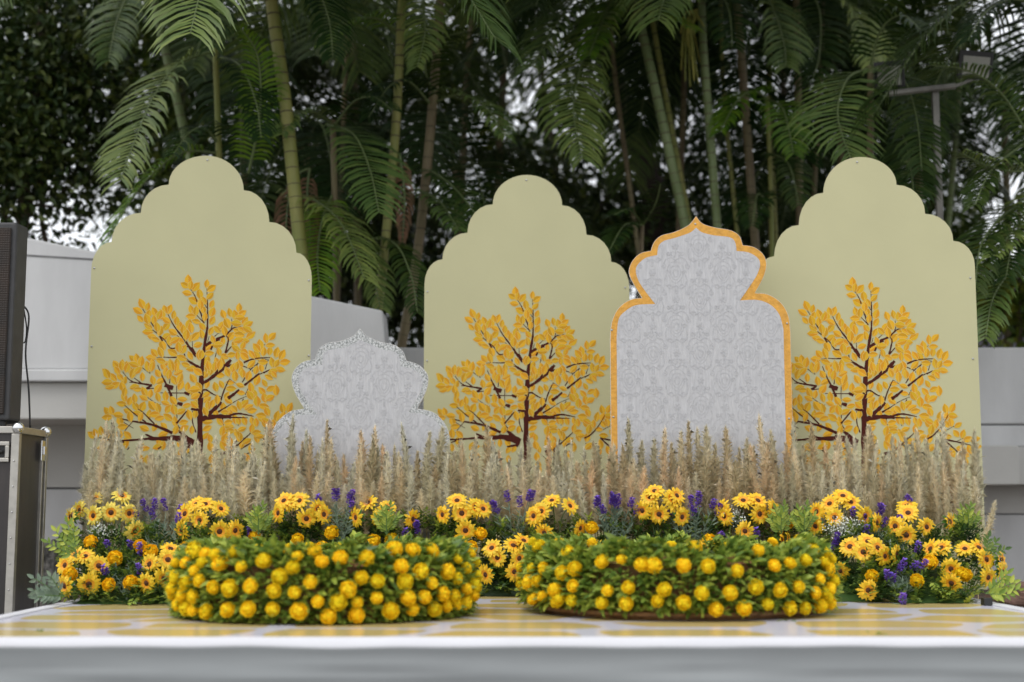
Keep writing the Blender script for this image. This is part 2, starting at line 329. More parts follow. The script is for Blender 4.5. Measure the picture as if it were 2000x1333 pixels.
# ------------------------------------------------------------------ stage
YF = at_z(1000, 1250, ST).y; YB = 8.55; XL, XR = -2.07, 2.22
stg = thing('stage', 'low stage covered with yellow cobble print vinyl and white cloth skirt', 'stage', (0, 0, 0))
b = MB(); b.box((XL + .02, YF + .03, .02), (XR - .02, YB, ST - .006)); b.build('platform', M['stage_wood'], stg)
b = MB(); b.add([(XL + .03, YF + .045, ST), (XR - .03, YF + .045, ST), (XR - .03, YB, ST), (XL + .03, YB, ST)], [(0, 1, 2, 3)]); b.build('printed_vinyl', M['vinyl'], stg)
def skirt_mesh():
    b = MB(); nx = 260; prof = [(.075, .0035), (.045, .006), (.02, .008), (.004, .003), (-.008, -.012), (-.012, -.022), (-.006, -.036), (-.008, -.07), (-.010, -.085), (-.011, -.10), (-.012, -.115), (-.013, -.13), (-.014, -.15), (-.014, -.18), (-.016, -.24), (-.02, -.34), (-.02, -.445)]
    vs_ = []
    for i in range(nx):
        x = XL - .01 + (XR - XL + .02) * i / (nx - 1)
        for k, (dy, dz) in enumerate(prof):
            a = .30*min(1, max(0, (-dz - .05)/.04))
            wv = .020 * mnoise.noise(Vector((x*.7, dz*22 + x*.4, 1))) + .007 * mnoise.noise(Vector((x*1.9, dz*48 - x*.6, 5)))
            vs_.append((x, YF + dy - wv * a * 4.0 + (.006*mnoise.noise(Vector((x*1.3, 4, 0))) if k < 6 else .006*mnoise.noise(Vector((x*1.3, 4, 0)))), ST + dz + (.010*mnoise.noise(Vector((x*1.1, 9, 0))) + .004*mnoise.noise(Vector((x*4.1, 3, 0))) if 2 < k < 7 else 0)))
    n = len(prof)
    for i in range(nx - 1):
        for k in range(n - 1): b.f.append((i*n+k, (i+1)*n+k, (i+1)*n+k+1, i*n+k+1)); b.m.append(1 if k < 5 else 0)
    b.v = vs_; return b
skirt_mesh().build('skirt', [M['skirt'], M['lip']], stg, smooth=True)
for sx, x in ((-1, XL), (1, XR)):
    b = MB(); x0, x1 = (x - .012, x + .05) if sx < 0 else (x - .05, x + .012)
    b.box((x0, YF + .02, ST - .03), (x1, YB, ST + .008)); b.box((x0 if sx < 0 else x1 - .008, YF + .02, .01), (x0 + .008 if sx < 0 else x1, YB, ST - .03))
    b.build('edge_trim', M['lip'], stg, bevel=.006)
b = MB(); q = at_z(1931, 1184, ST); b.box((q.x - .02, q.y, ST + .001), (q.x + .02, q.y + .05, ST + .035)); tag(b.build('edge_block', M['black'], bevel=.003), 'small black block at the right rear edge of the stage', 'block')

# ------------------------------------------------------------------ arch panels with printed trees
class Plane:                              # upright plane through pixel (px,py) at depth d, turned by yaw
    def __init__(s, px, d, yaw):
        p = at(px, 700, d); s.o = Vector((p.x, d, 0)); s.yaw = yaw
        s.u = Vector((math.cos(yaw), math.sin(yaw), 0)); s.n = Vector((math.sin(yaw), -math.cos(yaw), 0))
    def uv(s, px, py):                    # pixel -> (u along the panel, z)
        r = ray(px, py); c = Vector((0, 0, CZ)); t = (s.o - c).dot(s.n) / r.dot(s.n); p = c + r*t
        return (p - s.o).dot(s.u), p.z
def quarter(a, b_, n=7):                  # lobe from a (tangent vertical) to b (tangent horizontal)
    return [(b_[0] - (b_[0]-a[0])*math.cos(t), a[1] + (b_[1]-a[1])*math.sin(t)) for t in np.linspace(0, math.pi/2, n)]
def catmull(pts, n=5):
    P = [pts[0]] + list(pts) + [pts[-1]]; out_ = []
    for i in range(1, len(P) - 2):
        for t in np.linspace(0, 1, n, endpoint=False):
            a, b_, c, d = [np.array(q, float) for q in P[i-1:i+3]]
            out_.append(tuple(.5*((2*b_) + (-a+c)*t + (2*a-5*b_+4*c-d)*t*t + (-a+3*b_-3*c+d)*t**3)))
    out_.append(tuple(pts[-1])); return out_
def plate(pts, y0, y1, me_name, mats, parent, edge=1):   # front face at y0, back at y1
    b = MB(); n = len(pts)
    b.add([(x, y0, z) for x, z in pts] + [(x, y1, z) for x, z in pts], [tuple(range(n))], 0)
    b.f.append(tuple(range(2*n-1, n-1, -1))); b.m.append(edge)
    for i in range(n): b.f.append((i, i+n, (i+1) % n + n, (i+1) % n)); b.m.append(edge)
    return b.build(me_name, mats, parent)

# ---- the printed tree, traced once in pixels of the left panel
def ZA(p): return 190 + p[0]/6.667, 530 + p[1]/6.667
def ZB(p): return 380 + p[0]/6.667, 530 + p[1]/6.667
def ZC(p): return 170 + p[0]/6.06, 710 + p[1]/6.06
def ZD(p): return 370 + p[0]/6.06, 710 + p[1]/6.06
def ZE(p): return 1680 + p[0]/5.332 - 1297 + (p[0]/5.332 - 8)*.015, 700 + p[1]/5.332 - 1
BR = []
def br(zf, pts, w0, w1): BR.append(([zf(p) for p in pts], w0, w1))
I = lambda p: p
br(I, [(393,1010),(391,900),(390.5,830),(392,775),(394,722)], 12, 8); br(I, [(394,724),(399,678),(405,641)], 7.5, 4); br(I, [(405,642),(405.5,605),(404,564)], 3.6, 1)
br(ZA, [(1350,1270),(1250,1210),(1150,1140),(1135,1075)], 6, 2); br(ZA, [(1290,1110),(1220,1020),(1140,900),(1000,715),(920,560)], 6, 1); br(ZA, [(1160,980),(1240,1010),(1290,1110)], 2, 4)
br(ZA, [(1030,1000),(950,1000),(880,900),(720,765)], 3, 1.5); br(ZA, [(850,910),(740,730),(690,650),(590,490)], 3, 1); br(ZA, [(1390,680),(1310,430),(1270,320),(1200,210)], 3, 1)
br(ZA, [(1060,1120),(950,1125),(860,1120),(770,1130)], 2.5, 1); br(ZA, [(690,1330),(590,1260),(510,1180)], 2, 1); br(ZA, [(1390,670),(1310,590),(1280,540)], 2, 1); br(ZA, [(1110,890),(1030,830)], 1.5, 1); br(ZA, [(1240,1000),(1235,860)], 1.5, 1)
br(ZB, [(140,970),(220,920),(300,880),(400,835),(470,770),(520,735),(610,722)], 6, 1.2); br(ZB, [(470,770),(490,700),(480,620)], 2, 1); br(ZB, [(490,700),(560,600)], 2, 1)
br(ZB, [(210,1025),(260,930),(330,890)], 3.5, 2.5); br(ZB, [(400,1070),(430,950),(440,880),(410,840)], 3.5, 1.5); br(ZB, [(410,1060),(480,980)], 3, 1.5)
br(ZB, [(270,1330),(400,1230),(475,1155)], 9, 5); br(ZB, [(330,1290),(430,1240),(540,1210)], 5, 3); br(ZB, [(640,1190),(740,1150),(860,1130),(1000,1125)], 3.5, 1.2); br(ZB, [(860,1130),(980,1165)], 1.6, 1)
br(ZB, [(620,1230),(740,1280)], 2, 1.5); br(ZB, [(750,1305),(830,1190),(850,1050),(920,950)], 2, 1); br(ZB, [(920,1280),(960,1150)], 1.6, 1); br(ZB, [(900,1330),(1010,1270)], 1.6, 1); br(ZB, [(240,1230),(290,1020),(250,990)], 1.6, 1.2); br(ZB, [(170,920),(190,850)], 1.5, 1); br(ZB, [(160,480),(130,430)], 1.5, 1); br(ZB, [(255,855),(350,775)], 1.5, 1)
br(ZC, [(420,100),(490,185),(560,225),(640,240),(770,260)], 1.2, 4); br(ZC, [(560,175),(650,240)], 1.5, 2.5); br(ZC, [(500,225),(560,225)], 1.5, 2); br(ZC, [(700,300),(765,265)], 4, 3); br(ZC, [(710,305),(830,290)], 2, 1.5)
br(ZC, [(1020,295),(920,255)], 8, 7); br(ZC, [(1000,390),(950,270),(890,155),(835,20)], 5, 1.2); br(ZC, [(975,240),(995,110)], 2, 1); br(ZC, [(1210,370),(1150,345)], 6, 4); br(ZC, [(1150,352),(870,350)], 2, 1.5); br(ZC, [(1130,490),(1070,470)], 7, 5); br(ZC, [(1070,497),(960,498)], 2, 1.5); br(ZC, [(870,490),(820,475),(710,400)], 2, 1)
br(ZC, [(1065,700),(1060,400),(1065,180)], 1.8, 1.2); br(ZC, [(1060,710),(1180,565)], 3.5, 2); br(ZC, [(1070,730),(1150,840)], 2.5, 2); br(ZC, [(1320,550),(1230,540)], 6, 4); br(ZC, [(1340,440),(1290,440)], 4, 2); br(ZC, [(1250,930),(1130,840),(1090,790)], 9, 4)
br(ZC, [(1260,950),(1050,885),(950,890),(740,892)], 13, 6); br(ZC, [(740,890),(590,905),(370,915),(200,890),(140,880)], 4.5, 1.2); br(ZC, [(1010,825),(850,755),(720,715),(540,685),(420,660)], 6, 2); br(ZC, [(800,720),(660,580),(600,540)], 3, 1); br(ZC, [(700,700),(550,590),(440,490)], 3, 1)
br(ZC, [(540,690),(470,770),(415,850)], 1.6, 1); br(ZC, [(420,690),(550,770)], 1.4, 1); br(ZC, [(820,900),(690,840)], 6, 2.5); br(ZC, [(1225,985),(1090,1010)], 5, 3); br(ZC, [(1230,930),(1220,1010)], 7, 4); br(ZC, [(1290,820),(1250,700),(1250,560)], 2.5, 1.5); br(ZC, [(440,930),(370,955)], 3, 2); br(ZC, [(840,1015),(880,985)], 3, 2); br(ZC, [(380,1115),(410,1090)], 2, 2); br(ZC, [(475,1025),(500,995)], 2, 2)
br(ZD, [(160,235),(250,180),(400,60),(460,5)], 5, 7); br(ZD, [(150,675),(230,600),(330,510),(375,455)], 8, 6); br(ZD, [(455,415),(520,370),(590,310)], 7, 3); br(ZD, [(650,260),(740,190),(830,120)], 4, 3); br(ZD, [(830,130),(970,65)], 2, 1)
br(ZD, [(150,655),(320,630),(490,632)], 9, 7); br(ZD, [(480,615),(580,595),(680,610),(760,628)], 4.5, 1.2); br(ZD, [(490,640),(690,645)], 3, 1.2); br(ZD, [(160,320),(200,315),(290,370),(370,395)], 3.5, 1.5); br(ZD, [(370,440),(410,320),(470,190)], 3, 1.5); br(ZD, [(340,575),(450,510)], 3.5, 2); br(ZD, [(450,510),(560,440),(690,385)], 1.6, 1)
br(ZD, [(390,650),(405,740),(460,870)], 2.6, 1.4); br(ZD, [(625,225),(720,80),(810,0)], 2.2, 1.2); br(ZD, [(570,930),(650,880)], 2, 1); br(ZD, [(720,825),(780,790)], 1.5, 1); br(ZD, [(610,475),(640,420)], 2.5, 1.5); br(ZD, [(660,370),(700,290)], 2, 1.2); br(ZD, [(540,1000),(560,900)], 2.5, 1.5); br(ZD, [(480,1170),(490,1020)], 3, 3); br(ZD, [(470,185),(560,245)], 1.4, 1); br(ZD, [(600,640),(575,740)], 1.5, 1)
br(ZE, [(700,910),(860,910)], 1.6, 1.2); br(ZE, [(690,850),(760,810),(840,720),(920,590)], 3.5, 1); br(ZE, [(865,850),(1000,875),(1160,915)], 3.5, 1.2); br(ZE, [(880,860),(1000,970),(1060,1025)], 3, 1.2); br(ZE, [(870,770),(980,710)], 1, 1); br(ZE, [(1010,870),(1080,835)], 1, 1); br(ZE, [(250,1005),(325,980)], 5, 4); br(ZE, [(340,985),(460,880),(560,785)], 3, 1.5); br(ZE, [(460,950),(560,890)], 2.5, 1.5); br(ZE, [(480,1020),(560,985)], 2.5, 1.5); br(ZE, [(130,1055),(190,1040)], 2.5, 2)
LA = """1185,120,90 1140,185,155 1285,205,60 1215,185,80 1170,285,175 1255,385,150 1335,300,100 1225,505,110 1285,520,95 1220,590,170 1290,655,165 1340,420,85 1370,720,150 1360,820,110 580,425,115 655,465,70 530,515,150 560,620,130 670,560,80 650,625,110 745,535,110 740,640,100 880,500,105 940,500,75 810,570,60 840,570,100 995,570,80 900,640,140 900,720,45 665,720,150 660,790,190 715,855,170 760,890,170 850,965,120 900,850,30 945,910,100 985,795,150 1035,650,80 1070,710,110 1120,760,95 1190,690,85 1220,740,100 1230,870,60 1280,850,50 1310,960,20 1070,910,150 980,1060,150 745,1065,130 825,1055,115 1120,1020,60 1060,990,100 700,1130,170 720,1200,95 650,1230,110 460,1140,130 515,1140,100 570,1180,80 480,1210,160 245,1220,130 325,1220,80 385,1245,85 260,1290,110 540,1280,40 440,1310,100 830,1170,170 880,1210,30 960,1210,95 1040,1200,90 1150,1215,160 1230,1270,180 1210,1100,120 1330,1090,85 1100,1130,150 120,1325,130 780,730,100 820,780,80 1010,900,20 1160,830,80"""
LB = """160,165,90 220,225,40 200,325,45 225,430,65 230,535,75 230,645,65 215,780,70 115,505,100 135,595,80 125,385,110 100,720,130 375,560,115 460,540,100 580,480,80 530,575,110 615,555,30 590,605,10 655,650,60 695,695,25 545,680,180 425,675,110 350,710,50 295,760,130 390,780,95 560,780,160 620,770,140 690,760,150 730,835,30 580,830,0 470,850,60 370,910,80 240,890,100 650,910,0 570,900,20 630,970,60 520,960,120 180,990,30 300,960,175 190,1070,10 320,1050,110 390,1110,160 480,1090,10 540,1010,150 640,1050,150 650,1110,140 560,1100,100 160,1170,60 290,1180,100 355,1190,90 930,875,100 1010,850,50 855,960,95 810,1000,125 985,965,0 980,1040,80 900,1050,80 745,1085,130 810,1100,110 1070,1060,80 1140,1090,60 1175,1185,10 1115,1280,170 1010,1190,100 1070,1200,60 890,1185,0 740,1210,45 590,1220,100 500,1260,80 870,1260,100 800,1290,80 610,1310,100 430,1310,110 1020,1310,20 170,1260,80 240,1280,60 80,440,90 90,1090,80"""
LC = """235,125,115 310,165,130 240,225,185 330,260,30 270,280,10 390,160,130 440,210,60 420,280,110 340,30,120 410,30,90 475,50,80 355,85,120 540,120,70 600,85,40 655,160,90 555,15,160 720,40,95 770,40,85 780,200,100 870,210,30 840,120,120 930,100,80 1080,110,30 1170,20,160 1260,180,130 1030,200,110 1110,260,60 1190,280,90 560,280,20 600,310,10 680,340,120 750,360,85 445,340,90 440,400,110 565,415,95 505,450,70 410,480,165 575,510,120 655,515,70 670,410,160 770,500,120 840,530,100 840,300,50 840,400,110 930,390,90 1020,440,120 930,470,170 960,540,60 1030,550,110 1130,425,170 1180,500,10 1110,570,20 1210,610,110 1280,600,80 1270,480,60 1270,380,120 1310,300,60 240,570,130 290,560,100 240,640,180 370,610,170 390,680,110 490,570,160 510,630,100 600,590,170 635,635,75 735,605,90 800,605,180 860,650,190 960,640,150 910,740,130 1040,690,90 1050,790,70 1140,700,20 1150,770,30 1240,790,90 800,760,70 680,770,150 420,750,10 385,840,95 480,850,140 60,850,150 105,830,120 165,800,95 230,830,110 215,940,150 170,1000,190 220,1060,270 385,1020,280 235,1170,260 640,1000,240 690,1010,10 640,1140,270 710,1140,265 460,940,280 900,840,20 850,920,80 1000,960,95 1100,960,120 1180,1040,60 1110,1170,270 900,970,260 830,990,190 1110,1050,240 1000,30,100 1060,50,80 970,130,70 900,40,110 1100,180,70 1230,330,20"""
LD = """40,180,120 100,100,140 110,280,120 60,310,0 70,390,30 60,490,130 190,130,60 250,90,80 210,250,70 310,280,100 200,370,30 210,430,40 220,500,100 270,480,80 190,570,110 330,430,100 360,140,0 450,110,110 540,150,100 630,120,100 700,150,80 380,250,110 490,300,0 480,230,0 600,260,160 440,380,60 460,440,140 610,350,170 800,200,60 940,165,160 1000,130,130 890,235,120 960,300,20 1025,320,100 860,330,130 890,410,110 950,410,20 730,290,110 720,380,130 770,360,100 800,450,100 650,480,50 590,500,110 530,540,130 480,560,60 400,520,90 420,580,180 700,520,20 740,560,10 880,510,160 920,570,120 850,620,170 860,660,160 310,590,110 360,690,120 540,660,100 580,680,110 650,680,110 460,700,10 470,750,170 480,800,170 390,800,80 210,690,180 210,770,200 190,860,50 245,890,100 420,890,60 480,920,100 470,1000,260 560,830,110 620,780,20 590,870,100 740,680,110 790,700,100 740,770,80 790,820,10 800,880,100 900,720,140 940,780,100 270,1010,120 290,1040,100 490,1100,265 620,960,80 540,1170,265 280,1250,265 300,40,90 360,20,80 560,30,80 230,30,100"""
LE = """890,530,95 960,520,65 960,600,170 890,610,60 830,610,80 945,670,100 900,690,120 1020,700,30 720,660,160 790,690,90 740,750,70 850,750,170 1000,790,120 1070,795,70 1120,850,20 1195,850,20 905,820,180 720,840,80 1050,950,0 1140,960,110 1210,930,0 960,990,110 1100,1080,110 1090,1010,160 860,1000,270 740,940,40 870,920,100 650,820,10 520,870,20 520,1040,120 280,920,120 150,930,110 160,1060,90 180,1210,80 290,1100,260 700,1140,270 720,1260,265 1000,1320,190 570,950,100"""
LEAVES = []
for txt, zf in ((LA, ZA), (LB, ZB), (LC, ZC), (LD, ZD), (LE, ZE)):
    for tok in txt.split():
        x, y, a = map(float, tok.split(',')); X, Y = zf((x, y)); LEAVES.append((X, Y, R(a + rng.uniform(-9, 9)), rng.uniform(17, 23), rng.uniform(.54, .66)))
# layers so that no two printed leaves share a plane
lay = []
for i, L_ in enumerate(LEAVES):
    used = {lay[j] for j in range(i) if abs(LEAVES[j][0]-L_[0]) < 24 and abs(LEAVES[j][1]-L_[1]) < 24}
    k = 0
    while k in used: k += 1
    lay.append(k)
def tree_print(parent, pl, T, clip=None):
    STEP = .00004
    b = MB()
    for i, (pts, w0, w1) in enumerate(BR):
        P = catmull(pts, 4); n = len(P); vs_ = []; y = (-.00135 if w0 > 2.9 else -.0006) - i * .000004
        if w0 > 8 and i == 0: P = [q for q in P]
        for k, (x, z) in enumerate(P):
            a = P[max(0, k-1)]; c = P[min(n-1, k+1)]; tx, tz = c[0]-a[0], c[1]-a[1]; l = math.hypot(tx, tz) or 1
            wd = (w0 + (w1-w0)*k/(n-1)) * .5 * (1 + .18*math.sin(k*2.3 + i)) * (1.05 if w0 > 2.2 else 1.0)
            for sgn in (-1, 1):
                u, zz = pl.uv(*T(x - sgn*tz/l*wd, z + sgn*tx/l*wd)); vs_.append((u, y, zz))
        vs_.sort if False else None
        b.add(vs_, [(2*k, 2*k+1, 2*k+3, 2*k+2) for k in range(n-1)], 0)
    tp = b.build('printed_tree', M['bark_print'], parent)
    b = MB()
    prof = [(-.5, 0), (-.32, .30), (-.05, .5), (.22, .40), (.40, .17), (.52, 0)]
    for (x, y, a, ln, wr), k in zip(LEAVES, lay):
        if clip and not clip(*T(x, y)): continue
        dy = -.0011 - k * .00014; ca, sa = math.cos(a), -math.sin(a)
        def put(s, t, off): 
            X = x + (s*ca - t*sa) * ln; Y = y + (s*sa + t*ca) * ln; u, z = pl.uv(*T(X, Y)); return (u, dy - off, z)
        halo = [put(s*1.06, t*wr*1.13, 0) for s, t in prof] + [put(s*1.06, -t*wr*1.13, 0) for s, t in prof[-2:0:-1]]
        b.add(halo, [tuple(range(len(halo)))], 2)
        bend = .03 if (k + int(x)) % 2 else -.03; mid = [put(s, bend*(1-abs(2*s))*.8, STEP) for s, _ in prof]
        h1 = [put(s, t*wr, STEP) for s, t in prof[1:-1]]; h2 = [put(s, -t*wr, STEP) for s, t in prof[1:-1]]
        n = len(prof); dark = 1 if (int(x*3) + k) % 2 else -1
        b.add(mid + h1, [tuple([0] + [n+i for i in range(n-2)] + [n-1] + list(range(n-2, 0, -1)))], 1 if dark > 0 else 0)
        b.add(mid + h2, [tuple([0] + [n+i for i in range(n-2)] + [n-1] + list(range(n-2, 0, -1)))], 0 if dark > 0 else 1)
        rib = [put(-.62, .022, 2*STEP), put(-.62, -.022, 2*STEP), put(.40, 0, 2*STEP)]
        b.add(rib, [(0, 1, 2)], 2)
    b.build('printed_leaf_cluster', [M['leaf_gold'], M['leaf_orange'], M['leaf_cream']], tp)
def screws(parent, pl, pts):
    for px, py in pts:
        u, z = pl.uv(px, py); b = MB(); b.ball((u, -.002, z), .006, n=8, m=4, sq=(1, .5, 1)); b.build('screw', M['screw'], parent)
def arch(px, d, yaw, left, top, right, botL, botR, T, scr, label, clip=None):
    pl = Plane(px, d, yaw)
    root = thing('arch_panel', label, 'backdrop panel', pl.o, yaw, 'scalloped arch panels with printed trees')
    pts = []
    for a, b_ in zip(left[:-1], left[1:]): pts += quarter(a, b_)[(1 if pts else 0):]
    a = left[-1]; c = right[0]
    pts += quarter(a, top, 12)[1:]; pts += quarter(c, top, 12)[::-1][1:]
    for a, b_ in zip(right[:-1], right[1:]): pts += quarter(b_, a)[::-1][1:]
    uvs = [pl.uv(*p) for p in pts]
    uvs = [(uvs[0][0], ST + .004)] + uvs + [(uvs[-1][0], ST + .004)]
    plate(uvs, 0, .018, 'board', [M['panel'], M['panel_edge']], root)
    tree_print(root, pl, T, clip); screws(root, pl, scr)
    b = MB(); w_ = .5
    b.box((-w_, .022, ST + .02), (-w_ + .05, .06, ST + 1.6)); b.box((w_ - .05, .022, ST + .02), (w_, .06, ST + 1.6)); b.box((-w_ + .051, .022, ST + 1.0), (w_ - .051, .055, ST + 1.05)); b.build('back_frame', M['straw'], root)
    return root
arch(393, 7.85, R(9), [(178, 530), (218, 473), (275, 416), (329.5, 361)], (402, 304.5), [(476, 372), (526, 434), (579, 494), (609, 545)], 163, 612, lambda x, y: (x, y),
     [(184, 524), (603, 548), (179, 677), (603, 695), (405, 313)], 'tall pale olive scalloped panel with printed tree, beside the flight case')
arch(1028, 8.35, R(0), [(829, 556), (864, 507), (913, 455), (962.5, 399.5)], (1029, 342), [(1098, 401.5), (1145.5, 459), (1194, 512), (1229, 562)], 828, 1230,
     lambda x, y: (1028 + (x-391)*.92, 855 + (y-857)*.92), [(835, 570), (1221, 562), (834, 705), (1028, 352)], 'middle pale olive scalloped panel with printed tree between the silver and gold panels')
arch(1690, 7.85, R(-9), [(1474, 560), (1512, 501), (1560, 440), (1608, 377)], (1681, 307), [(1751, 361.5), (1807, 418), (1862, 471), (1904, 520)], 1470, 1920,
     lambda x, y: (1688 + (x-391)*.985, 857 + (y-857)*.985), [(1895, 543), (1900, 701), (1674, 317)], 'pale olive scalloped panel with printed tree right of the gold bordered panel')

# ---- white damask panels
def inside(poly, x, y):
    c = False; n = len(poly)
    for i in range(n):
        x1, y1 = poly[i]; x2, y2 = poly[i-1]
        if (y1 > y) != (y2 > y) and x < (x2-x1)*(y-y1)/(y2-y1) + x1: c = not c
    return c
def motif():
    S = []
    def sp(cx, cy, r0, turns, a0, sgn):
        return [(cx + sgn*(r0*(1-t*.85))*math.cos(a0 + t*turns*2*math.pi), cy + (r0*(1-t*.85))*math.sin(a0 + t*turns*2*math.pi)) for t in np.linspace(0, 1, 14)]
    def tear(w_, h, cy): return [(w_*math.sin(t)*(1-.25*math.cos(t)), cy - h*math.cos(t)) for t in np.linspace(0, 2*math.pi, 22)]
    S += [(tear(.050, .070, .0), .006), (tear(.033, .047, -.003), .007), (tear(.016, .024, -.006), .009)]
    for s in (-1, 1):
        S += [([(0, .078), (s*.030, .098), (s*.060, .085), (s*.078, .055)], .007), (sp(s*.078, .040, .018, 1.3, math.pi/2, s), .006)]
        S += [([(0, -.085), (s*.035, -.105), (s*.062, -.085), (s*.070, -.05), (s*.062, -.015)], .007), (sp(s*.052, .0, .016, 1.2, -.3, s), .005), (sp(s*.105, -.050, .016, 1.3, math.pi*.8, -s), .006)]
        S += [([(s*.09, .085), (s*.115, .095), (s*.13, .075)], .007), ([(s*.02, .105), (s*.03, .125), (s*.012, .135)], .006)]
    for a in np.linspace(0, 2*math.pi, 6, endpoint=False): S.append(([(.15 + .004*math.cos(a), .0 + .004*math.sin(a)), (.15 + .022*math.cos(a), .024*math.sin(a))], .010))
    S.append(([(0, -.10), (0, -.135)], .012)); S.append(([(.15, -.03), (.15, -.06), (.14, -.075)], .006))
    return S
MOT = motif()
def damask(parent, poly, y):
    b = MB(); xs = [p[0] for p in poly]; zs_ = [p[1] for p in poly]; i = 0; lay_ = 0
    cx0 = (min(xs) + max(xs))/2; W_, H_ = .255, .293
    for r in range(-1, 12):
        for c in range(-3, 4):
            ox = cx0 + c*W_ + (W_/2 if r % 2 else 0); oz = max(zs_) - .10 - r*H_/2
            for k, (pts, wd) in enumerate(MOT):
                yy = y - .00005 * (1 + k); n = len(pts); run = []
                for q in range(n):
                    x, z = pts[q][0]*.85, pts[q][1]*.85; X, Z = ox + x, oz + z
                    if not inside(poly, X, Z):
                        run = []; continue
                    a = pts[max(0, q-1)]; d = pts[min(n-1, q+1)]; tx, tz = d[0]-a[0], d[1]-a[1]; l = math.hypot(tx, tz) or 1
                    h = wd/2 * (.55 + .45*math.sin(math.pi*(q+.6)/(n+.2)))
                    e = [(X - tz/l*h, yy, Z + tx/l*h), (X + tz/l*h, yy, Z - tx/l*h)]
                    if run: b.add(run + e, [(0, 1, 3, 2)])
                    run = e
    return b
def cusp(Z, outl, outr): # lists of segments from the tip outwards, left and right
    L_, Rr = [], []
    for seg in outl: L_ += [Z(p) for p in catmull(seg, 5)][(1 if L_ else 0):]
    for seg in outr: Rr += [Z(p) for p in catmull(seg, 5)][(1 if Rr else 0):]
    return L_, Rr
def jhar(px, d, yaw, Z, OL, OR, IL, IR, mb, scr, label, name, bname, zin):
    pl = Plane(px, d, yaw); root = thing(name, label, 'backdrop panel', pl.o, yaw)
    def poly(l, r):
        a, c = cusp(Z, l, r); A = [pl.uv(*p) for p in a]; C = [pl.uv(*p) for p in c]
        zb_ = ST + .004 if l is OL else ST + zin
        return [(A[-1][0], zb_)] + A[::-1] + C[1:] + [(C[-1][0], zb_)]
    po = poly(OL, OR); pi_ = poly(IL, IR)
    plate(po, 0, .016, 'board', [M['white_ply'], M['white_ply']], root)
    cx = sum(p[0] for p in po)/len(po)
    pb = []
    n = len(po)
    for i, (x, z) in enumerate(po):     # border print stops 4 mm short of the cut edge
        a = po[i-1]; c = po[(i+1) % n]; tx, tz = c[0]-a[0], c[1]-a[1]; l = math.hypot(tx, tz) or 1
        pb.append((x + tz/l*.0015, z - tx/l*.0015))
    b = MB(); b.add([(x, -.0012, z) for x, z in pb], [tuple(range(len(pb)))]); b.build(bname, mb, root)
    b = MB(); b.add([(x, -.0024, z) for x, z in pi_], [tuple(range(len(pi_)))]); inner = b.build('damask_cloth', M['damask_base'], root)
    damask(root, pi_, -.003).build('damask_print', M['damask_ink'], inner)
    screws(root, pl, scr)
    b = MB(); b.box((-.4, .020, ST + .02), (-.35, .06, ST + .8)); b.box((.35, .020, ST + .02), (.4, .06, ST + .8)); b.build('back_frame', M['straw'], root)
ZG = lambda p: (1180 + p[0]*.19, 410 + p[1]*.19)
jhar(1370, 7.62, R(0), ZG,
     [[(945,65),(900,125),(850,170),(720,230),(590,265),(515,330),(480,422)], [(480,422),(370,450),(285,535),(255,640),(295,750),(390,908)], [(390,908),(270,925),(150,1010),(80,1150),(62,1316)]],
     [[(945,65),(985,120),(1040,155),(1150,185),(1300,212),(1390,270),(1425,365)], [(1425,365),(1540,385),(1635,460),(1668,560),(1640,690),(1550,857)], [(1550,857),(1680,870),(1810,950),(1890,1080),(1915,1250)]],
     [[(945,185),(900,225),(850,250),(720,293),(620,320),(560,372),(545,468)], [(545,468),(430,495),(350,560),(325,625),(355,735),(435,855),(525,970)], [(525,970),(330,982),(215,1045),(148,1130),(128,1316)]],
     [[(945,185),(985,222),(1030,242),(1130,265),(1290,285),(1345,335),(1360,425)], [(1360,425),(1480,440),(1572,492),(1602,560),(1570,670),(1480,810),(1395,933)], [(1395,933),(1580,930),(1710,980),(1800,1080),(1842,1230)]],
     M['gold_border'], [(1358, 438), (1195, 645), (1537, 632), (1198, 815), (1541, 818), (1200, 905)], 'white damask panel with gold border and pointed cusped top', 'damask_panel', 'gold_border', .10)
ZS = lambda p: (520 + p[0]*.185, 640 + p[1]*.185)
jhar(702, 7.62, R(0), ZS,
     [[(990,10),(950,60),(900,100),(780,145),(650,165),(560,225),(515,340)], [(515,340),(400,360),(310,430),(268,535),(300,680),(400,857)], [(400,857),(250,890),(130,985),(55,1120),(36,1280)]],
     [[(990,10),(1030,60),(1080,100),(1200,150),(1350,185),(1440,250),(1480,350)], [(1480,350),(1600,390),(1680,460),(1710,535),(1690,665),(1597,857)], [(1597,857),(1750,890),(1860,980),(1925,1110),(1938,1280)]],
     [[(985,130),(940,160),(860,200),(740,228),(640,245),(602,290),(590,395)], [(590,395),(425,430),(350,510),(350,620),(425,765),(540,922)], [(540,922),(330,930),(205,1010),(115,1130),(88,1300)]],
     [[(985,130),(1030,150),(1080,175),(1230,230),(1365,262),(1408,320),(1420,410)], [(1420,410),(1570,450),(1640,520),(1652,600),(1600,740),(1500,900)], [(1500,900),(1660,918),(1790,990),(1868,1120),(1882,1300)]],
     M['silver'], [(531, 862)], 'short white damask panel with flaked silver border', 'damask_panel', 'silver_border', .10)

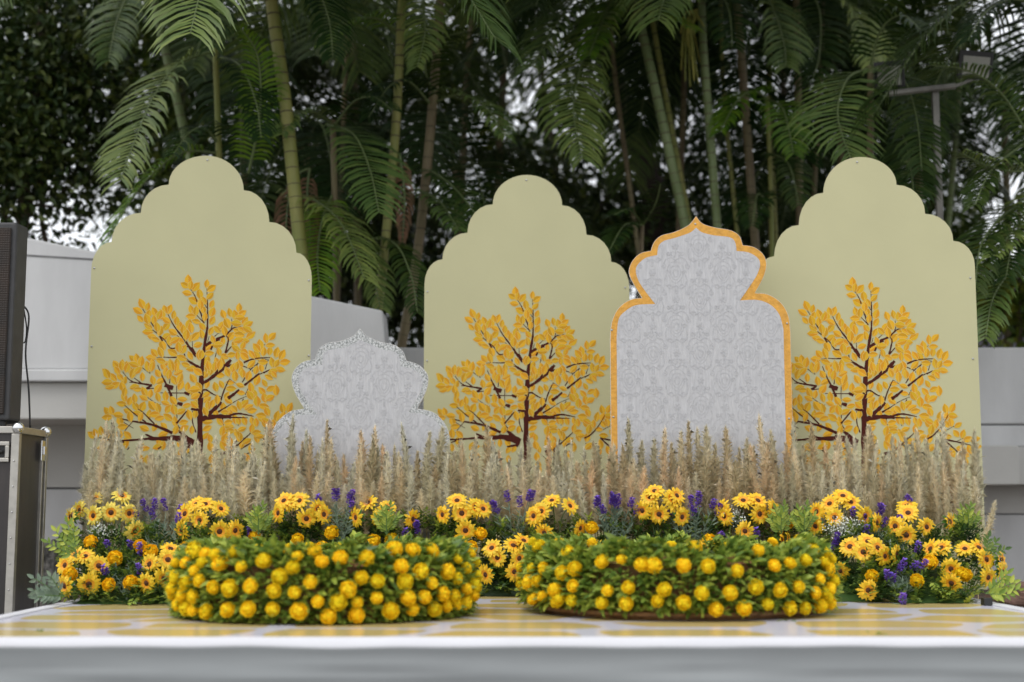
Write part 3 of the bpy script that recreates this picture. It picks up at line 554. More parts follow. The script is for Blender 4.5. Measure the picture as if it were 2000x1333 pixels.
# ------------------------------------------------------------------ flight case and loudspeaker at the left
cs = at(35, 900, 7.0); cz1 = at(35, 833, 7.0).z
case = thing('flight_case', 'tall black flight case with aluminium edges at the left of the stage', 'case', (cs.x, 7.0, 0), R(-1.5))
W_, Dp = .62, .40
b = MB(); b.box((-W_ + .012, .012, .02), (-.012, Dp - .012, cz1 - .01)); b.build('body', M['case'], case)
def edge(lo, hi): 
    b = MB(); b.box(lo, hi); b.build('edge_trim', M['alu'], case, bevel=.003)
e = .036
edge((-e, -.004, .0), (.004, e*.8, cz1 - e)); edge((-W_ - .004, -.004, .0), (-W_ + e, e*.8, cz1 - e)); edge((-e*.4, Dp - e*.55, .0), (.004, Dp + .004, cz1 - e))
edge((-e*.5, Dp - e*1.9, .0), (.003, Dp - e*1.5, cz1 - e - .03))
edge((-W_ - .004, -.004, cz1 - e + .002), (.004, e, cz1)); edge((-e, e + .002, cz1 - e + .002), (.004, Dp + .004, cz1)); edge((-W_, Dp - e, cz1 - e + .002), (-e - .002, Dp + .004, cz1))
for x, y in ((-.008, .008), (-.008, Dp - .008), (-W_ + .008, .008)):
    b = MB(); b.ball((x, y, cz1 - .008), .030, n=14, m=9); b.build('ball_corner', M['chrome'], case, smooth=True)
b = MB(); b.box((.004, Dp - .105, cz1 - .16), (.012, Dp - .055, cz1 - .055)); b.box((.012, Dp - .095, cz1 - .13), (.022, Dp - .065, cz1 - .085)); b.build('latch', M['chrome'], case, bevel=.004)
b = MB(); b.box((-.20, -.006, cz1 - .175), (-.045, .006, cz1 - .155)); b.box((-.20, -.006, cz1 - .095), (-.045, .006, cz1 - .075)); b.box((-.065, -.006, cz1 - .155), (-.045, .006, cz1 - .095)); b.box((-.20, -.006, cz1 - .155), (-.185, .006, cz1 - .095)); b.build('handle_plate', M['alu'], case, bevel=.003)
b = MB(); b.box((-.185, .004, cz1 - .155), (-.065, .0105, cz1 - .095)); hd = b.build('handle_recess', M['black'], case)
b = MB(); b.tube([(-.175, -.008, cz1 - .125), (-.075, -.008, cz1 - .125)], .009, 8); b.build('handle', M['black'], case, smooth=True)
for k in range(9):
    for x_, y_ in ((-.018, -.005),):
        b = MB(); b.ball((x_, y_, .12 + k*.125), .005, n=6, m=4); b.build('rivet', M['screw'], case)
zt_s = at(30, 431, 7.0).z
spk = thing('loudspeaker', 'tall black loudspeaker with mesh grille standing on the flight case', 'loudspeaker', (at(26, 600, 7.04).x, 7.04, cz1 + .002), R(0))
hS = zt_s - cz1 - .002
b = MB(); b.add([(-.36, 0, .03), (0, 0, .03), (.012, .13, .03), (-.08, .34, .03), (-.28, .34, .03), (-.372, .13, .03)] + [(-.36, 0, hS), (0, 0, hS), (.012, .13, hS), (-.08, .34, hS), (-.28, .34, hS), (-.372, .13, hS)],
  [(5, 4, 3, 2, 1, 0), (6, 7, 8, 9, 10, 11)] + [(i, (i+1) % 6, (i+1) % 6 + 6, i + 6) for i in range(6)]); b.build('cabinet', M['grey_box'], spk, bevel=.012)
b = MB(); b.box((-.345, -.014, .06), (-.022, -.002, hS - .03)); b.build('grille', M['grille'], spk, bevel=.006)
for x in (-.31, -.05):
    b = MB(); b.tube([(x, .05, .0), (x, .05, .03)], .022, 10); b.build('foot', M['black'], spk)
b = MB(); c0 = at(44, 596, 7.22); c3 = at(59, 832, 7.2)
pts = [c0, c0 + Vector((.035, 0, -.06)), at(50, 690, 7.2), at(56, 760, 7.2), Vector((c3.x, 7.2, cz1 + .004))]; b.tube(catmull([tuple(p) for p in pts], 6), .005, 6)
pts = [c0 + Vector((0, 0, .01)), at(52, 640, 7.22), at(49, 668, 7.2), at(41, 668, 7.19)]; b.tube(catmull([tuple(p) for p in pts], 6), .004, 6)
tag(b.build('speaker_cable', M['black'], smooth=True), 'thin black cable hanging from the loudspeaker to the flight case', 'cable')

# ------------------------------------------------------------------ floodlight post at the right
DL = 9.55
t = at(1826, 178, DL); lp = thing('floodlight_post', 'grey steel post with two floodlights behind the right arch panel', 'lamp post', (t.x, DL, 0))
b = MB(); b.box((-.022, -.022, .2), (.022, .022, t.z)); b.build('pole', M['galv'], lp, bevel=.004)
a0 = at(1728, 187, DL) - t; a1 = at(1862, 172, DL) - t
b = MB(); b.tube([(a0.x, -.04, t.z + a0.z), (a1.x, -.04, t.z + a1.z)], .022, 8); b.build('crossarm', M['galv'], lp)
def flood(px, py, w_, h, tilt, yaw, dz):
    p = at(px, py, DL) - Vector((t.x, DL, 0)); o = link('floodlight', None, lp); o.location = p; o.rotation_euler = (R(tilt), 0, R(yaw)); o.scale = (1, 1, 1)
    b = MB(); x, z = w_/2, h/2; b.add([(-x, 0, -z), (x, 0, -z), (x, 0, z), (-x, 0, z), (-x*.6, .12, -z*.6), (x*.6, .12, -z*.6), (x*.6, .12, z*.6), (-x*.6, .12, z*.6)], [(0,1,2,3), (7,6,5,4), (0,4,5,1), (1,5,6,2), (2,6,7,3), (3,7,4,0)])
    return b, o
for (px, py, w_, h, ti, ya) in ((1737, 146, .21, .19, 14, -18), (1906, 128, .27, .20, 14, 14)):
    b, o = flood(px, py, w_, h, ti, ya, 0)
    body = b.build('floodlight_housing', M['black'], lp, bevel=.008); body.location = o.location; body.rotation_euler = o.rotation_euler
    bpy.data.objects.remove(o)
    b = MB(); b.box((-w_*.38, -.006, -h*.40), (w_*.38, -.002, h*.30)); b.build('glass', M['lamp_glass'], body)
    tgt = Vector((max(a0.x, min(a1.x, body.location.x)), -.04, t.z + (a0.z if px < 1800 else a1.z)))
    b = MB(); b.tube([body.location + Vector((0, .05, -h*.4)), tgt], .012, 6); b.build('bracket', M['galv'], lp)

# ------------------------------------------------------------------ flower meshes
def leaf_verts(P, Dv, Nv, ln, wd):        # arrays: base, direction, normal -> folded pointed leaves (6 verts)
    Dv = unit(Dv); S = unit(np.cross(Dv, Nv)); N2 = np.cross(S, Dv); ln = ln[:, None]; wd = wd[:, None]
    a = P; t = P + Dv*ln - N2*ln*.10; m1 = P + Dv*ln*.30; m2 = P + Dv*ln*.66 - N2*ln*.03
    return np.stack([a, m1 + S*wd*.5 + N2*wd*.18, m2 + S*wd*.38 + N2*wd*.12, t, m2 - S*wd*.38 + N2*wd*.12, m1 - S*wd*.5 + N2*wd*.18], 1)
LEAF_F = [(0, 1, 2, 3), (0, 3, 4, 5)]
def rand_dirs(n): return unit(rng.normal(size=(n, 3)))
def pom_mesh(name, m, r=.030, n=170, flat=.8):
    k = np.arange(n) + .5; ph = np.arccos(1 - 1.75*k/n); th = math.pi*(1 + 5**.5)*k
    d = np.stack([np.cos(th)*np.sin(ph), np.sin(th)*np.sin(ph), np.cos(ph)], 1) + rng.normal(size=(n, 3))*.07; d = unit(d)
    side = unit(np.cross(d, rng.normal(size=(n, 3))*.5 + np.array([0, 0, 1.0]))); upv = np.cross(side, d); sq = np.array([1, 1, flat])
    rr = r*rng.uniform(.86, 1.06, (n, 1)); w_ = r*rng.uniform(.17, .27, (n, 1)); c = d*rr
    V = np.stack([c*.80 - upv*w_*.9 - side*w_*.6, c*.80 - upv*w_*.9 + side*w_*.6, c*.99 + side*w_, c*1.12 + upv*w_*.6 + side*w_*.6, c*1.12 + upv*w_*.6 - side*w_*.6, c*.99 - side*w_], 1)*sq
    core = MB(); core.ball((0, 0, 0), r*.80, n=12, m=8, sq=(1, 1, flat)); b = MB(); b.v = core.v; b.f = core.f; b.m = core.m
    for q in V: b.add(q, [(0, 1, 2, 5), (5, 2, 3, 4)])
    return b.mesh(name, m)
POM = [pom_mesh('marigold', M['marigold'], .026, 120, .7), pom_mesh('marigold', M['marigold'], .0305), pom_mesh('marigold', M['marigold'], .028, 130, .95), pom_mesh('marigold', M['marigold'], .031, 160, .7)]
PPM = [pom_mesh('pompom_flower', M['pompom'], .030, 140, .75), pom_mesh('pompom_flower', M['pompom'], .029, 140, .9)]
def sunflower_meshes(name, mp):
    V = []; mi = []
    for ring_, (n, r0, r1, lift) in enumerate(((16, .013, .050, .004), (15, .012, .044, .012))):
        for i in range(n):
            a = 2*math.pi*(i + .5*ring_)/n + rng.uniform(-.09, .09); L_ = r1*rng.uniform(.9, 1.08); w_ = .0066*rng.uniform(.85, 1.15); dr = rng.uniform(-.008, .010)
            def q(r, t, z): return (r*math.cos(a) - t*math.sin(a), r*math.sin(a) + t*math.cos(a), z)
            rm = r0 + (L_-r0)*.35
            V.append([q(r0, -.003, lift), q(r0, .003, lift), q(rm, w_*.8, lift+.004), q(rm, -w_*.8, lift+.004)]); mi.append(1)
            V.append([q(rm, -w_*.8, lift+.004), q(rm, w_*.8, lift+.004), q(r0+(L_-r0)*.72, w_, lift+.004+dr*.4), q(r0+(L_-r0)*.72, -w_, lift+.004+dr*.4)]); mi.append(0)
            V.append([q(r0+(L_-r0)*.72, -w_, lift+.004+dr*.4), q(r0+(L_-r0)*.72, w_, lift+.004+dr*.4), q(L_, .0015, lift+dr), q(L_, -.0015, lift+dr)]); mi.append(0)
    me = fast_mesh(name, np.array(V), [(0, 1, 2, 3)], [mp, M['petal_in']]); me.polygons.foreach_set('material_index', np.array(mi, dtype=np.int32)); me.update(); return me
SUNF = [sunflower_meshes('flower_head', M['petal']) for _ in range(3)]; SUNP = [sunflower_meshes('flower_head', M['petal_pale']) for _ in range(2)]
b = MB(); b.ball((0, 0, .010), .0128, n=12, m=6, sq=(1, 1, .55)); DISC = b.mesh('flower_disc', M['disc'], True)
def sepal_mesh():
    V = []; n = 7
    P = np.zeros((n, 3)); a = np.arange(n)*2*math.pi/n; Dv = np.stack([np.cos(a), np.sin(a), -.25 + 0*a], 1)
    return fast_mesh('sepal_leaf', leaf_verts(P - np.array([0, 0, .006]), Dv, np.tile([[0, 0, 1.0]], (n, 1)), np.full(n, .040), np.full(n, .020)), LEAF_F, M['sunleaf'])
SEPAL = sepal_mesh()
def lav_mesh(h=.058):
    n = 75; z = rng.uniform(0, h, n); a = rng.uniform(0, 2*math.pi, n); r = .012*np.sin(np.clip(z/h*.8 + .18, 0, 1)*math.pi) + .001
    P = np.stack([r*np.cos(a)*.5, r*np.sin(a)*.5, z], 1); Dv = np.stack([np.cos(a), np.sin(a), .5 + 0*a], 1)
    return fast_mesh('lavender_spike', leaf_verts(P, Dv, np.tile([[0, 0, 1.0]], (n, 1)) + rng.normal(size=(n, 3))*.3, np.full(n, .015)*rng.uniform(.7, 1.2, n), np.full(n, .0095)), LEAF_F, M['lav'])
LAV = [lav_mesh(.070), lav_mesh(.060), lav_mesh(.052)]
def face_rot(n, spin=None):               # rotation taking +Z to n
    q = Vector(n).normalized().to_track_quat('Z', 'Y'); return (q @ Matrix.Rotation(random.uniform(0, 6.28) if spin is None else spin, 3, 'Z').to_quaternion()).to_euler()

# ------------------------------------------------------------------ marigold tubs
def Z2(p): return 320 + p[0]*.27, 900 + p[1]*.27
def Z3(p): return 680 + p[0]*.27, 900 + p[1]*.27
def Z4(p): return 1000 + p[0]*.27, 900 + p[1]*.27
def Z5(p): return 1350 + p[0]*.27, 900 + p[1]*.27
def Z6(p): return 1600 + p[0]*.33, 820 + p[1]*.33
def ZL(p): return p[0]*.385, 820 + p[1]*.385
def pp(txt, zf): return [zf(tuple(map(float, t.split(',')))) for t in txt.split()]
MAR_L = pp("90,770 160,760 80,830 215,665 235,690 300,695 370,705 225,800 280,760 410,770 165,890 90,855 75,930 65,970 260,870 140,980 215,985 100,1045 165,1065 218,1080 360,920 310,1095 480,925 465,1080 515,685 565,790 680,662 728,750 840,840 630,912 612,1075 800,945 790,1075 895,665 968,718 937,800 950,955 980,1090 1095,680 1145,755 1063,878 1117,1020 1195,1130 1280,730 1265,1030 1335,935 1400,1025 1395,1120 1430,850 1470,730", Z2) + \
  pp("215,875 210,995 340,665 385,790 415,880 435,995 310,1085 470,670 525,805 610,890 555,990 467,1078 605,672 682,632 770,628 815,605 720,805 790,855 790,735 857,780 890,695 685,965 625,1075 710,1055 770,985 785,1040 855,930 848,1025 915,910 930,835 905,970 920,760", Z3)
MAR_R = pp("145,610 190,640 333,635 400,680 578,618 790,630 650,755 790,740 1148,645 230,785 140,780 65,775 360,815 453,785 940,775 1025,785 1237,785 180,870 120,885 65,890 440,910 310,940 690,940 840,920 1100,935 1370,960 155,1000 220,985 340,1000 430,1015 650,1030 825,1035 1050,1018 1238,1030 1318,655 1415,790 1470,1080 320,1020", Z4) + \
  pp("245,645 590,615 480,675 745,640 780,600 840,610 328,800 598,785 710,765 825,745 885,660 955,690 1000,735 960,760 990,790 930,860 1025,870 280,960 463,918 640,940 770,915 895,958 960,955 1000,930 180,1080 380,1070 550,1040 710,1070 820,1070 930,1050 1000,1035 985,985", Z5)
def tub(cx, cy, RO, H, mars, label, base_gap, seed):
    root = thing('marigold_tub', label, 'flower tub', (cx, cy, ST + .002), 0, 'marigold covered seating tubs')
    TH = .15
    def prof(z):  u_ = z/H; return RO * (1 - .10*max(0, min(1.1, (u_-.45)/.55))**2 - .05*max(0, min(1, (.45-u_)/.45))**2)   # slight bulge
    # wicker basket wall, hollow in the middle
    b = MB(); n = 72; rings = [(RO-.07, 0), (RO-.055, .02), (RO-.075, H*.3), (RO-.085, H-.05), (RO-.11, H-.05), (RO-.11, H*.5), (RO-.11, .012), (0.001, .010)]
    vs_ = [(r*math.cos(2*math.pi*k/n), r*math.sin(2*math.pi*k/n), z + (.004*math.sin(k*math.pi) if z else 0)) for r, z in rings for k in range(n)]
    b.add(vs_, [(i*n+k, i*n+(k+1) % n, (i+1)*n+(k+1) % n, (i+1)*n+k) for i in range(len(rings)-1) for k in range(n)]); b.build('basket', M['wicker'], root)
    for zz in (.022, .048):
        b = MB(); b.tube([((RO-.043)*math.cos(t), (RO-.043)*math.sin(t), zz) for t in np.linspace(0, 2*math.pi, 73)], .011, 6); b.build('wicker_band', M['wicker'], root, smooth=True)
    # leaves
    rg = np.random.default_rng(seed)
    def shell(n, zlo, zhi, m, name, lmul=1.0, inner=False):
        th = rg.uniform(0, 2*math.pi, n); z = rg.uniform(zlo, zhi, n); f = rg.uniform(0, 1, n)
        rad = np.array([prof(q) for q in z]) - .052 + .064*f
        out_ = np.stack([np.cos(th), np.sin(th), 0*th], 1)
        if inner: rad = RO - .09 - .02*f; out_ = -out_
        P = np.stack([rad*np.cos(th), rad*np.sin(th), z], 1)
        P[:, 2] += np.where(z > H*.72, .022*np.sin(th*9 + 1.3*np.sin(th*5)) + .012*np.sin(th*23), 0); lift = np.where(z > H*.72, .6, .12) + rg.normal(size=n)*.45
        tang = np.stack([-np.sin(th), np.cos(th), 0*th], 1)
        Dv = out_*1.0 + tang*rg.normal(size=(n, 1))*.8 + np.array([0, 0, 1.0])*lift[:, None]
        Dv[:, 2] -= np.where(z < .06, .25, 0)
        Nv = np.array([0, 0, 1.0]) + out_*.6 + rg.normal(size=(n, 3))*.35
        ln = rg.uniform(.034, .060, n)*lmul; V = leaf_verts(P, Dv, Nv, ln, ln*rg.uniform(.36, .48, n))
        V[:, :, 2] = np.maximum(V[:, :, 2], .003)
        return V
    V = np.concatenate([shell(5400, base_gap, H, None, ''), shell(1700, H*.78, H + .012, None, '', 1.15), shell(500, H*.6, H, None, '', 1, True), shell(900, .0 if base_gap == 0 else .03, .05 + base_gap, None, '', .9)])
    tag(link('foliage', fast_mesh('foliage', V, LEAF_F, M['fol2']), root), kind='stuff')
    V = np.concatenate([shell(1500, base_gap, H*.95, None, '', .95), shell(260, H*.9, H + .01, None, '', 1.2)])
    tag(link('foliage', fast_mesh('foliage', V, LEAF_F, M['fol']), root), kind='stuff')
    # marigolds where the photo shows them, then round the far side
    C = Vector((cx, cy, ST)); cnt = 0
    def sdf(p):
        q = p - C; r = math.hypot(q.x, q.y); z = q.z; ro = prof(z) + .028
        dr = max(r - ro, (RO - TH) - r); dz = max(z - H - .004, -z); return max(dr, dz)
    for px, py in mars:
        r = ray(px, py).normalized(); best = None; hit = None
        for tt in np.arange(cy - RO - .4, cy + RO + .3, .008):
            p = Vector((0, 0, CZ)) + r*float(tt); s = sdf(p)
            if s <= 0: hit = p; break
            if best is None or s < best[0]: best = (s, p)
        p = hit or best[1]
        q = p - C; th = math.atan2(q.y, q.x); o = link('marigold', random.choice(POM), root); q = q + Vector((0, -.012, .012 if q.z > H*.75 else 0)); o.location = q
        nrm = Vector((math.cos(th), math.sin(th), .15 + (.8 if q.z > H*.8 else 0) + random.uniform(-.45, .5))) + Vector((0, -.35, .1))
        o.rotation_euler = face_rot(nrm); s = random.uniform(.82, 1.12)*.93; o.scale = (s, s, s); cnt += 1
    for k in range(34):
        th = R(12 + 156*(k + random.random()*.6)/34); z = (.06, .15, .235)[k % 3] + random.uniform(-.02, .02); rr = prof(z) + .008
        o = link('marigold', random.choice(POM), root); o.location = (rr*math.cos(th), rr*math.sin(th), z); o.rotation_euler = face_rot((math.cos(th), math.sin(th), .2))
RL = .615; cyl = at_z(635, 1222, ST).y + RL + .01
tub(at(636, 1100, cyl).x, cyl, RL, .262, MAR_L, 'round leafy tub studded with marigolds in front of the silver panel', .0, 21)
RR_ = .655; cyr = at_z(1320, 1214, ST).y + RR_ - .03
tub(at(1321, 1100, cyr).x, cyr, RR_, .265, MAR_R, 'round marigold tub with brown wicker base showing, nearer the right flowers', .045, 22)

# ------------------------------------------------------------------ flower bank along the back of the stage
def smooth(a, b_, x): t_ = min(1, max(0, (x-a)/(b_-a))); return t_*t_*(3-2*t_)
def bank_front(px):                       # depth of the bank's foot: it swings forward at both ends
    return 7.16 - .62*(1 - smooth(300, 520, px)) - .55*smooth(1560, 1720, px)
def bank(px, py):
    f = bank_front(px); t_ = min(1, max(0, (1180 - py)/(1180-985))); d = f + (7.30 - f)*t_**1.1
    return at(px, py, d)
SB = []   # (label, pale?, [pixels])
def S(label, pts, pale=False): SB.append((label, pts, pale))
S('tall pale yellow sunflower bunch at the left end beside the flight case', pp("490,412 375,493 420,460 487,487 568,472 620,395 655,475 685,560", ZL), True)
S('low orange yellow sunflower bunch at the left end of the flower bank', pp("440,700 503,745 458,830 345,840 345,740 395,695", ZL))
S('sunflower bunch below the left panel tree beside the purple lavender', pp("935,560 1022,510 1115,565 1190,560 1120,457 950,480 1045,437 1005,435", ZL))
S('low sunflower bunch tucked against the left side of the left marigold tub', pp("870,665 772,735 855,715 757,825 840,800", ZL))
S('sunflower bunch at the left foot of the silver bordered panel', pp("845,380 880,300 920,310 990,297 1035,415 1115,350 1150,390", Z2))
S('sunflower bunch at the right foot of the silver bordered panel', pp("155,315 72,410 237,410 285,350 457,420", Z3))
S('sunflower bunch standing between the silver panel and middle tree panel', pp("695,390 790,300 825,380 970,355 850,500 915,345", Z3))
S('sparse sunflower bunch at the foot of the middle tree panel', pp("165,400 240,515 290,300 410,335 480,485 215,370", Z4))
S('low sunflower bunch in the gap between the two marigold tubs', pp("1085,700 1045,640 1190,625 1230,705 1005,820 1265,590 1195,800", Z3))
S('bright sunflower bunch at the left foot of the gold bordered panel', pp("1030,232 1000,270 950,360 1060,385 1150,280 1155,310 1215,405 1180,260", Z4))
S('sunflower bunch at the right foot of the gold bordered panel', pp("245,400 230,350 385,505 370,300 470,300 480,385 575,350", Z5))
S('sunflower bunch with white filler blooms left of the right tree trunk', pp("1030,412 1090,268 1000,320 910,370 900,470 1240,400 1140,310 1320,450", Z5))
S('low sunflower bunch just right of the right marigold tub', pp("1240,665 1145,630 1270,595 1330,635 1380,690 1080,790 1460,680", Z5))
S('single orange sunflower near the stage floor right of the right tub', pp("1265,935", Z5))
S('tall sunflower bunch below the right panel, towards its outer edge', pp("508,680 620,635 755,605 520,560 515,520 450,630", Z6))
S('sunflower bunch at the far right end of the flower bank', pp("720,765 660,770 855,772 930,765 972,828 982,930 1065,900 778,880 778,960 1060,830", Z6))
S('sunflowers half hidden behind the right marigold tub', pp("690,640 840,680 640,650", Z4) + pp("75,640 635,565 685,575", Z5))
for label, pts, pale in SB:
    mx_ = sum(p[0] for p in pts)/len(pts); my_ = sum(p[1] for p in pts)/len(pts)
    base = at(mx_, my_ + 10, bank_front(mx_) + .12); base.z = ST + .02; base.y = min(base.y + .05, 7.3)
    root = thing('sunflower_bunch', label, 'sunflowers', base, 0, 'sunflower bunches in the flower bank')
    for px, py in pts:
        p = bank(px, py); dx = (px - mx_)/45; dz = (my_ - py)/45
        n = Vector((dx*.95 + random.uniform(-.25, .25), -1.0, (dz*1.9 if dz > 0 else dz*.6) + .05 + random.uniform(-.15, .2)))
        p = p + Vector((0, -.02, 0)); o = link('flower_head', random.choice(SUNP if pale else SUNF), root); o.location = p - base; o.rotation_euler = face_rot(n)
        s = random.uniform(1.02, 1.16); o.scale = (s, s, s)
        link('flower_disc', DISC, o); 
        if random.random() < .6: link('sepal_leaf', SEPAL, o)
        nn = n.normalized(); q = p - base; m1 = q - nn*.07 + Vector((0, 0, -.03)); b = MB()
        b.tube(catmull([tuple(q - nn*.004), tuple(m1), tuple(m1*.6 + Vector((0, 0, -.01))), (random.uniform(-.02, .02), 0, 0)], 4), .0028, 5); b.build('stem', M['stem'], root)
PO = [('left', pp("465,622 587,703 557,836 667,825 715,640 768,670 945,650 360,785", ZL), 'yellow pompom flower in the left end of the flower bank'),
      ('mid', pp("660,545 970,570 1150,625 1218,520", Z2) + pp("185,585 318,570 888,628 958,527", Z3), 'yellow pompom flower behind the left marigold tub'),
      ('mid2', pp("575,485 1430,578", Z4) + pp("685,450", Z5), 'yellow pompom flower behind the right marigold tub'),
      ('right', pp("1302,835", Z5) + pp("573,953 652,842 860,918 825,910", Z6), 'yellow pompom flower in the right end of the flower bank')]
ORD = ['leftmost', 'second', 'third', 'fourth', 'fifth', 'sixth', 'seventh', 'eighth']
for z_, pts, lab0 in PO:
    for i_, (px, py) in enumerate(sorted(pts)):
        label = ('leftmost ' + lab0) if i_ == 0 else lab0 + ', ' + ORD[i_] + ' from the left'
        p = bank(px, py) + Vector((0, -.015, 0)); o = link('pompom_flower', random.choice(PPM)); o.location = p
        o.rotation_euler = face_rot((random.uniform(-.4, .4), -1, random.uniform(.1, .8))); s = random.uniform(.98, 1.15); o.scale = (s, s, s)
        tag(o, label, 'flower', 'yellow pompom flowers in the bank')
        b = MB(); b.tube([(0, 0, -.01), (.004, .0, -.05), (.0, .01, -.11)], .002, 5); b.build('stem', M['stem'], o)
LV = [('lavender sprigs behind the pale sunflowers at the left end', pp("700,468 755,440 798,432 845,440 787,478 922,458 905,505", ZL)),
      ('low lavender sprigs among the left pompom flowers', pp("565,650 675,635 722,665 550,760 720,760", ZL)),
      ('lavender sprigs in front of the silver bordered panel', pp("1135,280 1145,305 1245,260 1255,245 1335,275 1370,270 1370,350", Z2)),
      ('small lavender sprig behind the top left of the left tub', pp("625,520 640,505", Z2)),
      ('low lavender sprigs above the right end of the left tub', pp("420,525 500,490 510,500", Z3)),
      ('lavender sprigs below the middle tree panel trunk', pp("1090,350 1075,340 1160,260 1245,300 1300,260 1315,255", Z3)),
      ('lavender sprigs left of the gold panel sunflowers', pp("610,305 625,290 670,350 718,285 735,270 770,285 755,325 848,300 890,355", Z4)),
      ('lavender sprigs in front of the gold bordered panel centre', pp("1140,365 1195,320 1285,310 1340,300 1350,280 1320,370 1440,310 1470,360", Z4)),
      ('low lavender sprigs above the right marigold tub', pp("460,540 475,520 265,555 1010,590 1020,570 970,650", Z5)),
      ('lavender sprigs among the sunflowers with white filler', pp("1175,370 1235,420 1225,400 1355,360 1390,455 1260,500", Z5)),
      ('lavender sprigs behind the tall right sunflower bunch', pp("500,490 515,510 350,540 575,760 455,610", Z6)),
      ('low lavender sprigs near the floor of the right flower bank', pp("540,870 590,870 490,850 455,880 410,925 430,935 488,1070", Z6))]
for label, pts in LV:
    mx_ = sum(p[0] for p in pts)/len(pts); my_ = sum(p[1] for p in pts)/len(pts)
    base = bank(mx_, min(1150, my_ + 85)); base.z = max(base.z - .06, ST + .02)
    root = thing('lavender_bunch', label, 'lavender', base, 0, 'lavender bunches in the flower bank'); P = []; Dv = []
    for px, py in pts:
        p = bank(px, py) + Vector((0, -.01, -.028)); q = p - base; o = link('lavender_spike', random.choice(LAV), root); o.location = q
        n = Vector((q.x*1.2 + random.uniform(-.15, .15), -.15, max(.25, q.z + .3))); o.rotation_euler = face_rot(n)
        b = MB(); b.tube(catmull([tuple(q), tuple(q*.6 + Vector((0, 0, .01))), (0, 0, 0)], 4), .0016, 5); b.build('stem', M['fol3'], root)
        for k in range(22):
            t_ = random.uniform(.15, .88); P.append(q*t_); Dv.append((random.uniform(-1, 1), random.uniform(-1, .4), random.uniform(.1, 1.2)))
    n = len(P); P = np.array([tuple(p) for p in P]); Dv = np.array(Dv)
    tag(link('grey_leaves', fast_mesh('grey_leaves', leaf_verts(P, Dv, rand_dirs(n) + np.array([0, -.6, .6]), rng.uniform(.03, .055, n), rng.uniform(.006, .010, n)), LEAF_F, M['fol3']), root), kind='stuff')
# white filler bloom sprays
for label, (px, py, rx, rz, n) in (('spray of tiny white filler blooms among the right sunflowers', (1650, 1030, .10, .045, 420)), ('spray of tiny white filler blooms below the pale sunflowers', (195, 1035, .07, .035, 200)), ('spray of tiny white filler blooms right of the gold panel', (1440, 1010, .05, .04, 160))):
    p = bank(px, py) + Vector((0, -.01, 0)); root = thing('filler_spray', label, 'filler flowers', p, 0)
    P = rng.normal(size=(n, 3))*np.array([rx*.5, .025, rz*.6]); V = leaf_verts(P, rand_dirs(n), rand_dirs(n), np.full(n, .009), np.full(n, .007))
    tag(link('tiny_blooms', fast_mesh('tiny_blooms', V, LEAF_F, M['breath']), root), kind='stuff')
    b = MB()
    for k in range(26): q = P[k]; b.tube([tuple(q), (q[0]*.4, .02, q[2]*.3 - .06), (0, .04, -.14)], .001, 4)
    b.build('stem', M['fol3'], root)

# leafy filler clumps of the bank
def clump(label, x0, x1, ytop, ybot, n_spr, mixm, seed):
    rg = np.random.default_rng(seed); cx = (x0+x1)/2; base = at(cx, ybot, bank_front(cx)); base.z = ST + .002
    root = thing('foliage_clump', label, 'foliage', base, 0, 'leafy filler of the flower bank')
    Ls = {0: [], 1: [], 2: []}; b = MB()
    for k in range(n_spr):
        px = rg.uniform(x0, x1); fy = rg.uniform(0, 1)**.8; yt = ytop(px) if callable(ytop) else ytop
        py = ybot - (ybot - yt)*fy; p = bank(px, py) + Vector((0, rg.uniform(-.01, .10), 0)); p.z = max(p.z, ST + .015); q = p - base
        out_ = Vector((rg.normal()*.55, -.75 + rg.normal()*.3, .35 + .9*fy + rg.normal()*.3)).normalized(); Ln = rg.uniform(.07, .13); mi = int(rg.choice([0, 1, 2], p=mixm))
        s0 = np.array(q - out_*Ln*.75); dv = np.array(out_)
        side = unit(np.cross(dv, np.array([0, 0, 1.0]))); nb = np.cross(side, dv); m = 11
        t_ = np.linspace(.15, 1, m); Pk = s0 + dv*Ln*t_[:, None]; sg = np.where(np.arange(m) % 2, 1, -1)[:, None]
        Dk = dv*.75 + side*sg*.9 + nb*rg.normal(size=(m, 1))*.35; Dk[-1] = dv
        ln = rg.uniform(.022, .040, m)*(1.15 - .3*t_); 
        V = leaf_verts(Pk, Dk, np.tile(nb + np.array([0, -.3, .5]), (m, 1)) + rg.normal(size=(m, 3))*.25, ln, ln*rg.uniform(.38, .55, m)); V[:, :, 2] = np.maximum(V[:, :, 2], .002); Ls[mi].append(V)
    for mi, m in ((0, M['fol']), (1, M['fol2']), (2, M['fol_dark'])):
        if Ls[mi]: tag(link('foliage', fast_mesh('foliage', np.concatenate(Ls[mi]), LEAF_F, m), root), kind='stuff')
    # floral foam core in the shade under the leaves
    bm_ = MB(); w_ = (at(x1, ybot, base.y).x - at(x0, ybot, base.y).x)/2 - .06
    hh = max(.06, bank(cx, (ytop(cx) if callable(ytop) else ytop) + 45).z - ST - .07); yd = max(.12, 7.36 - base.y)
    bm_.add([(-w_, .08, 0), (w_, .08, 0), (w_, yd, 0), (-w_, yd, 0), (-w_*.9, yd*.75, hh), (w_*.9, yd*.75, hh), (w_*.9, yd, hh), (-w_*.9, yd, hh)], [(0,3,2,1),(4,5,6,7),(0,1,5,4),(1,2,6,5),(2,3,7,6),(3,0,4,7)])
    bm_.build('foam_block', M['fol_dark'], root)
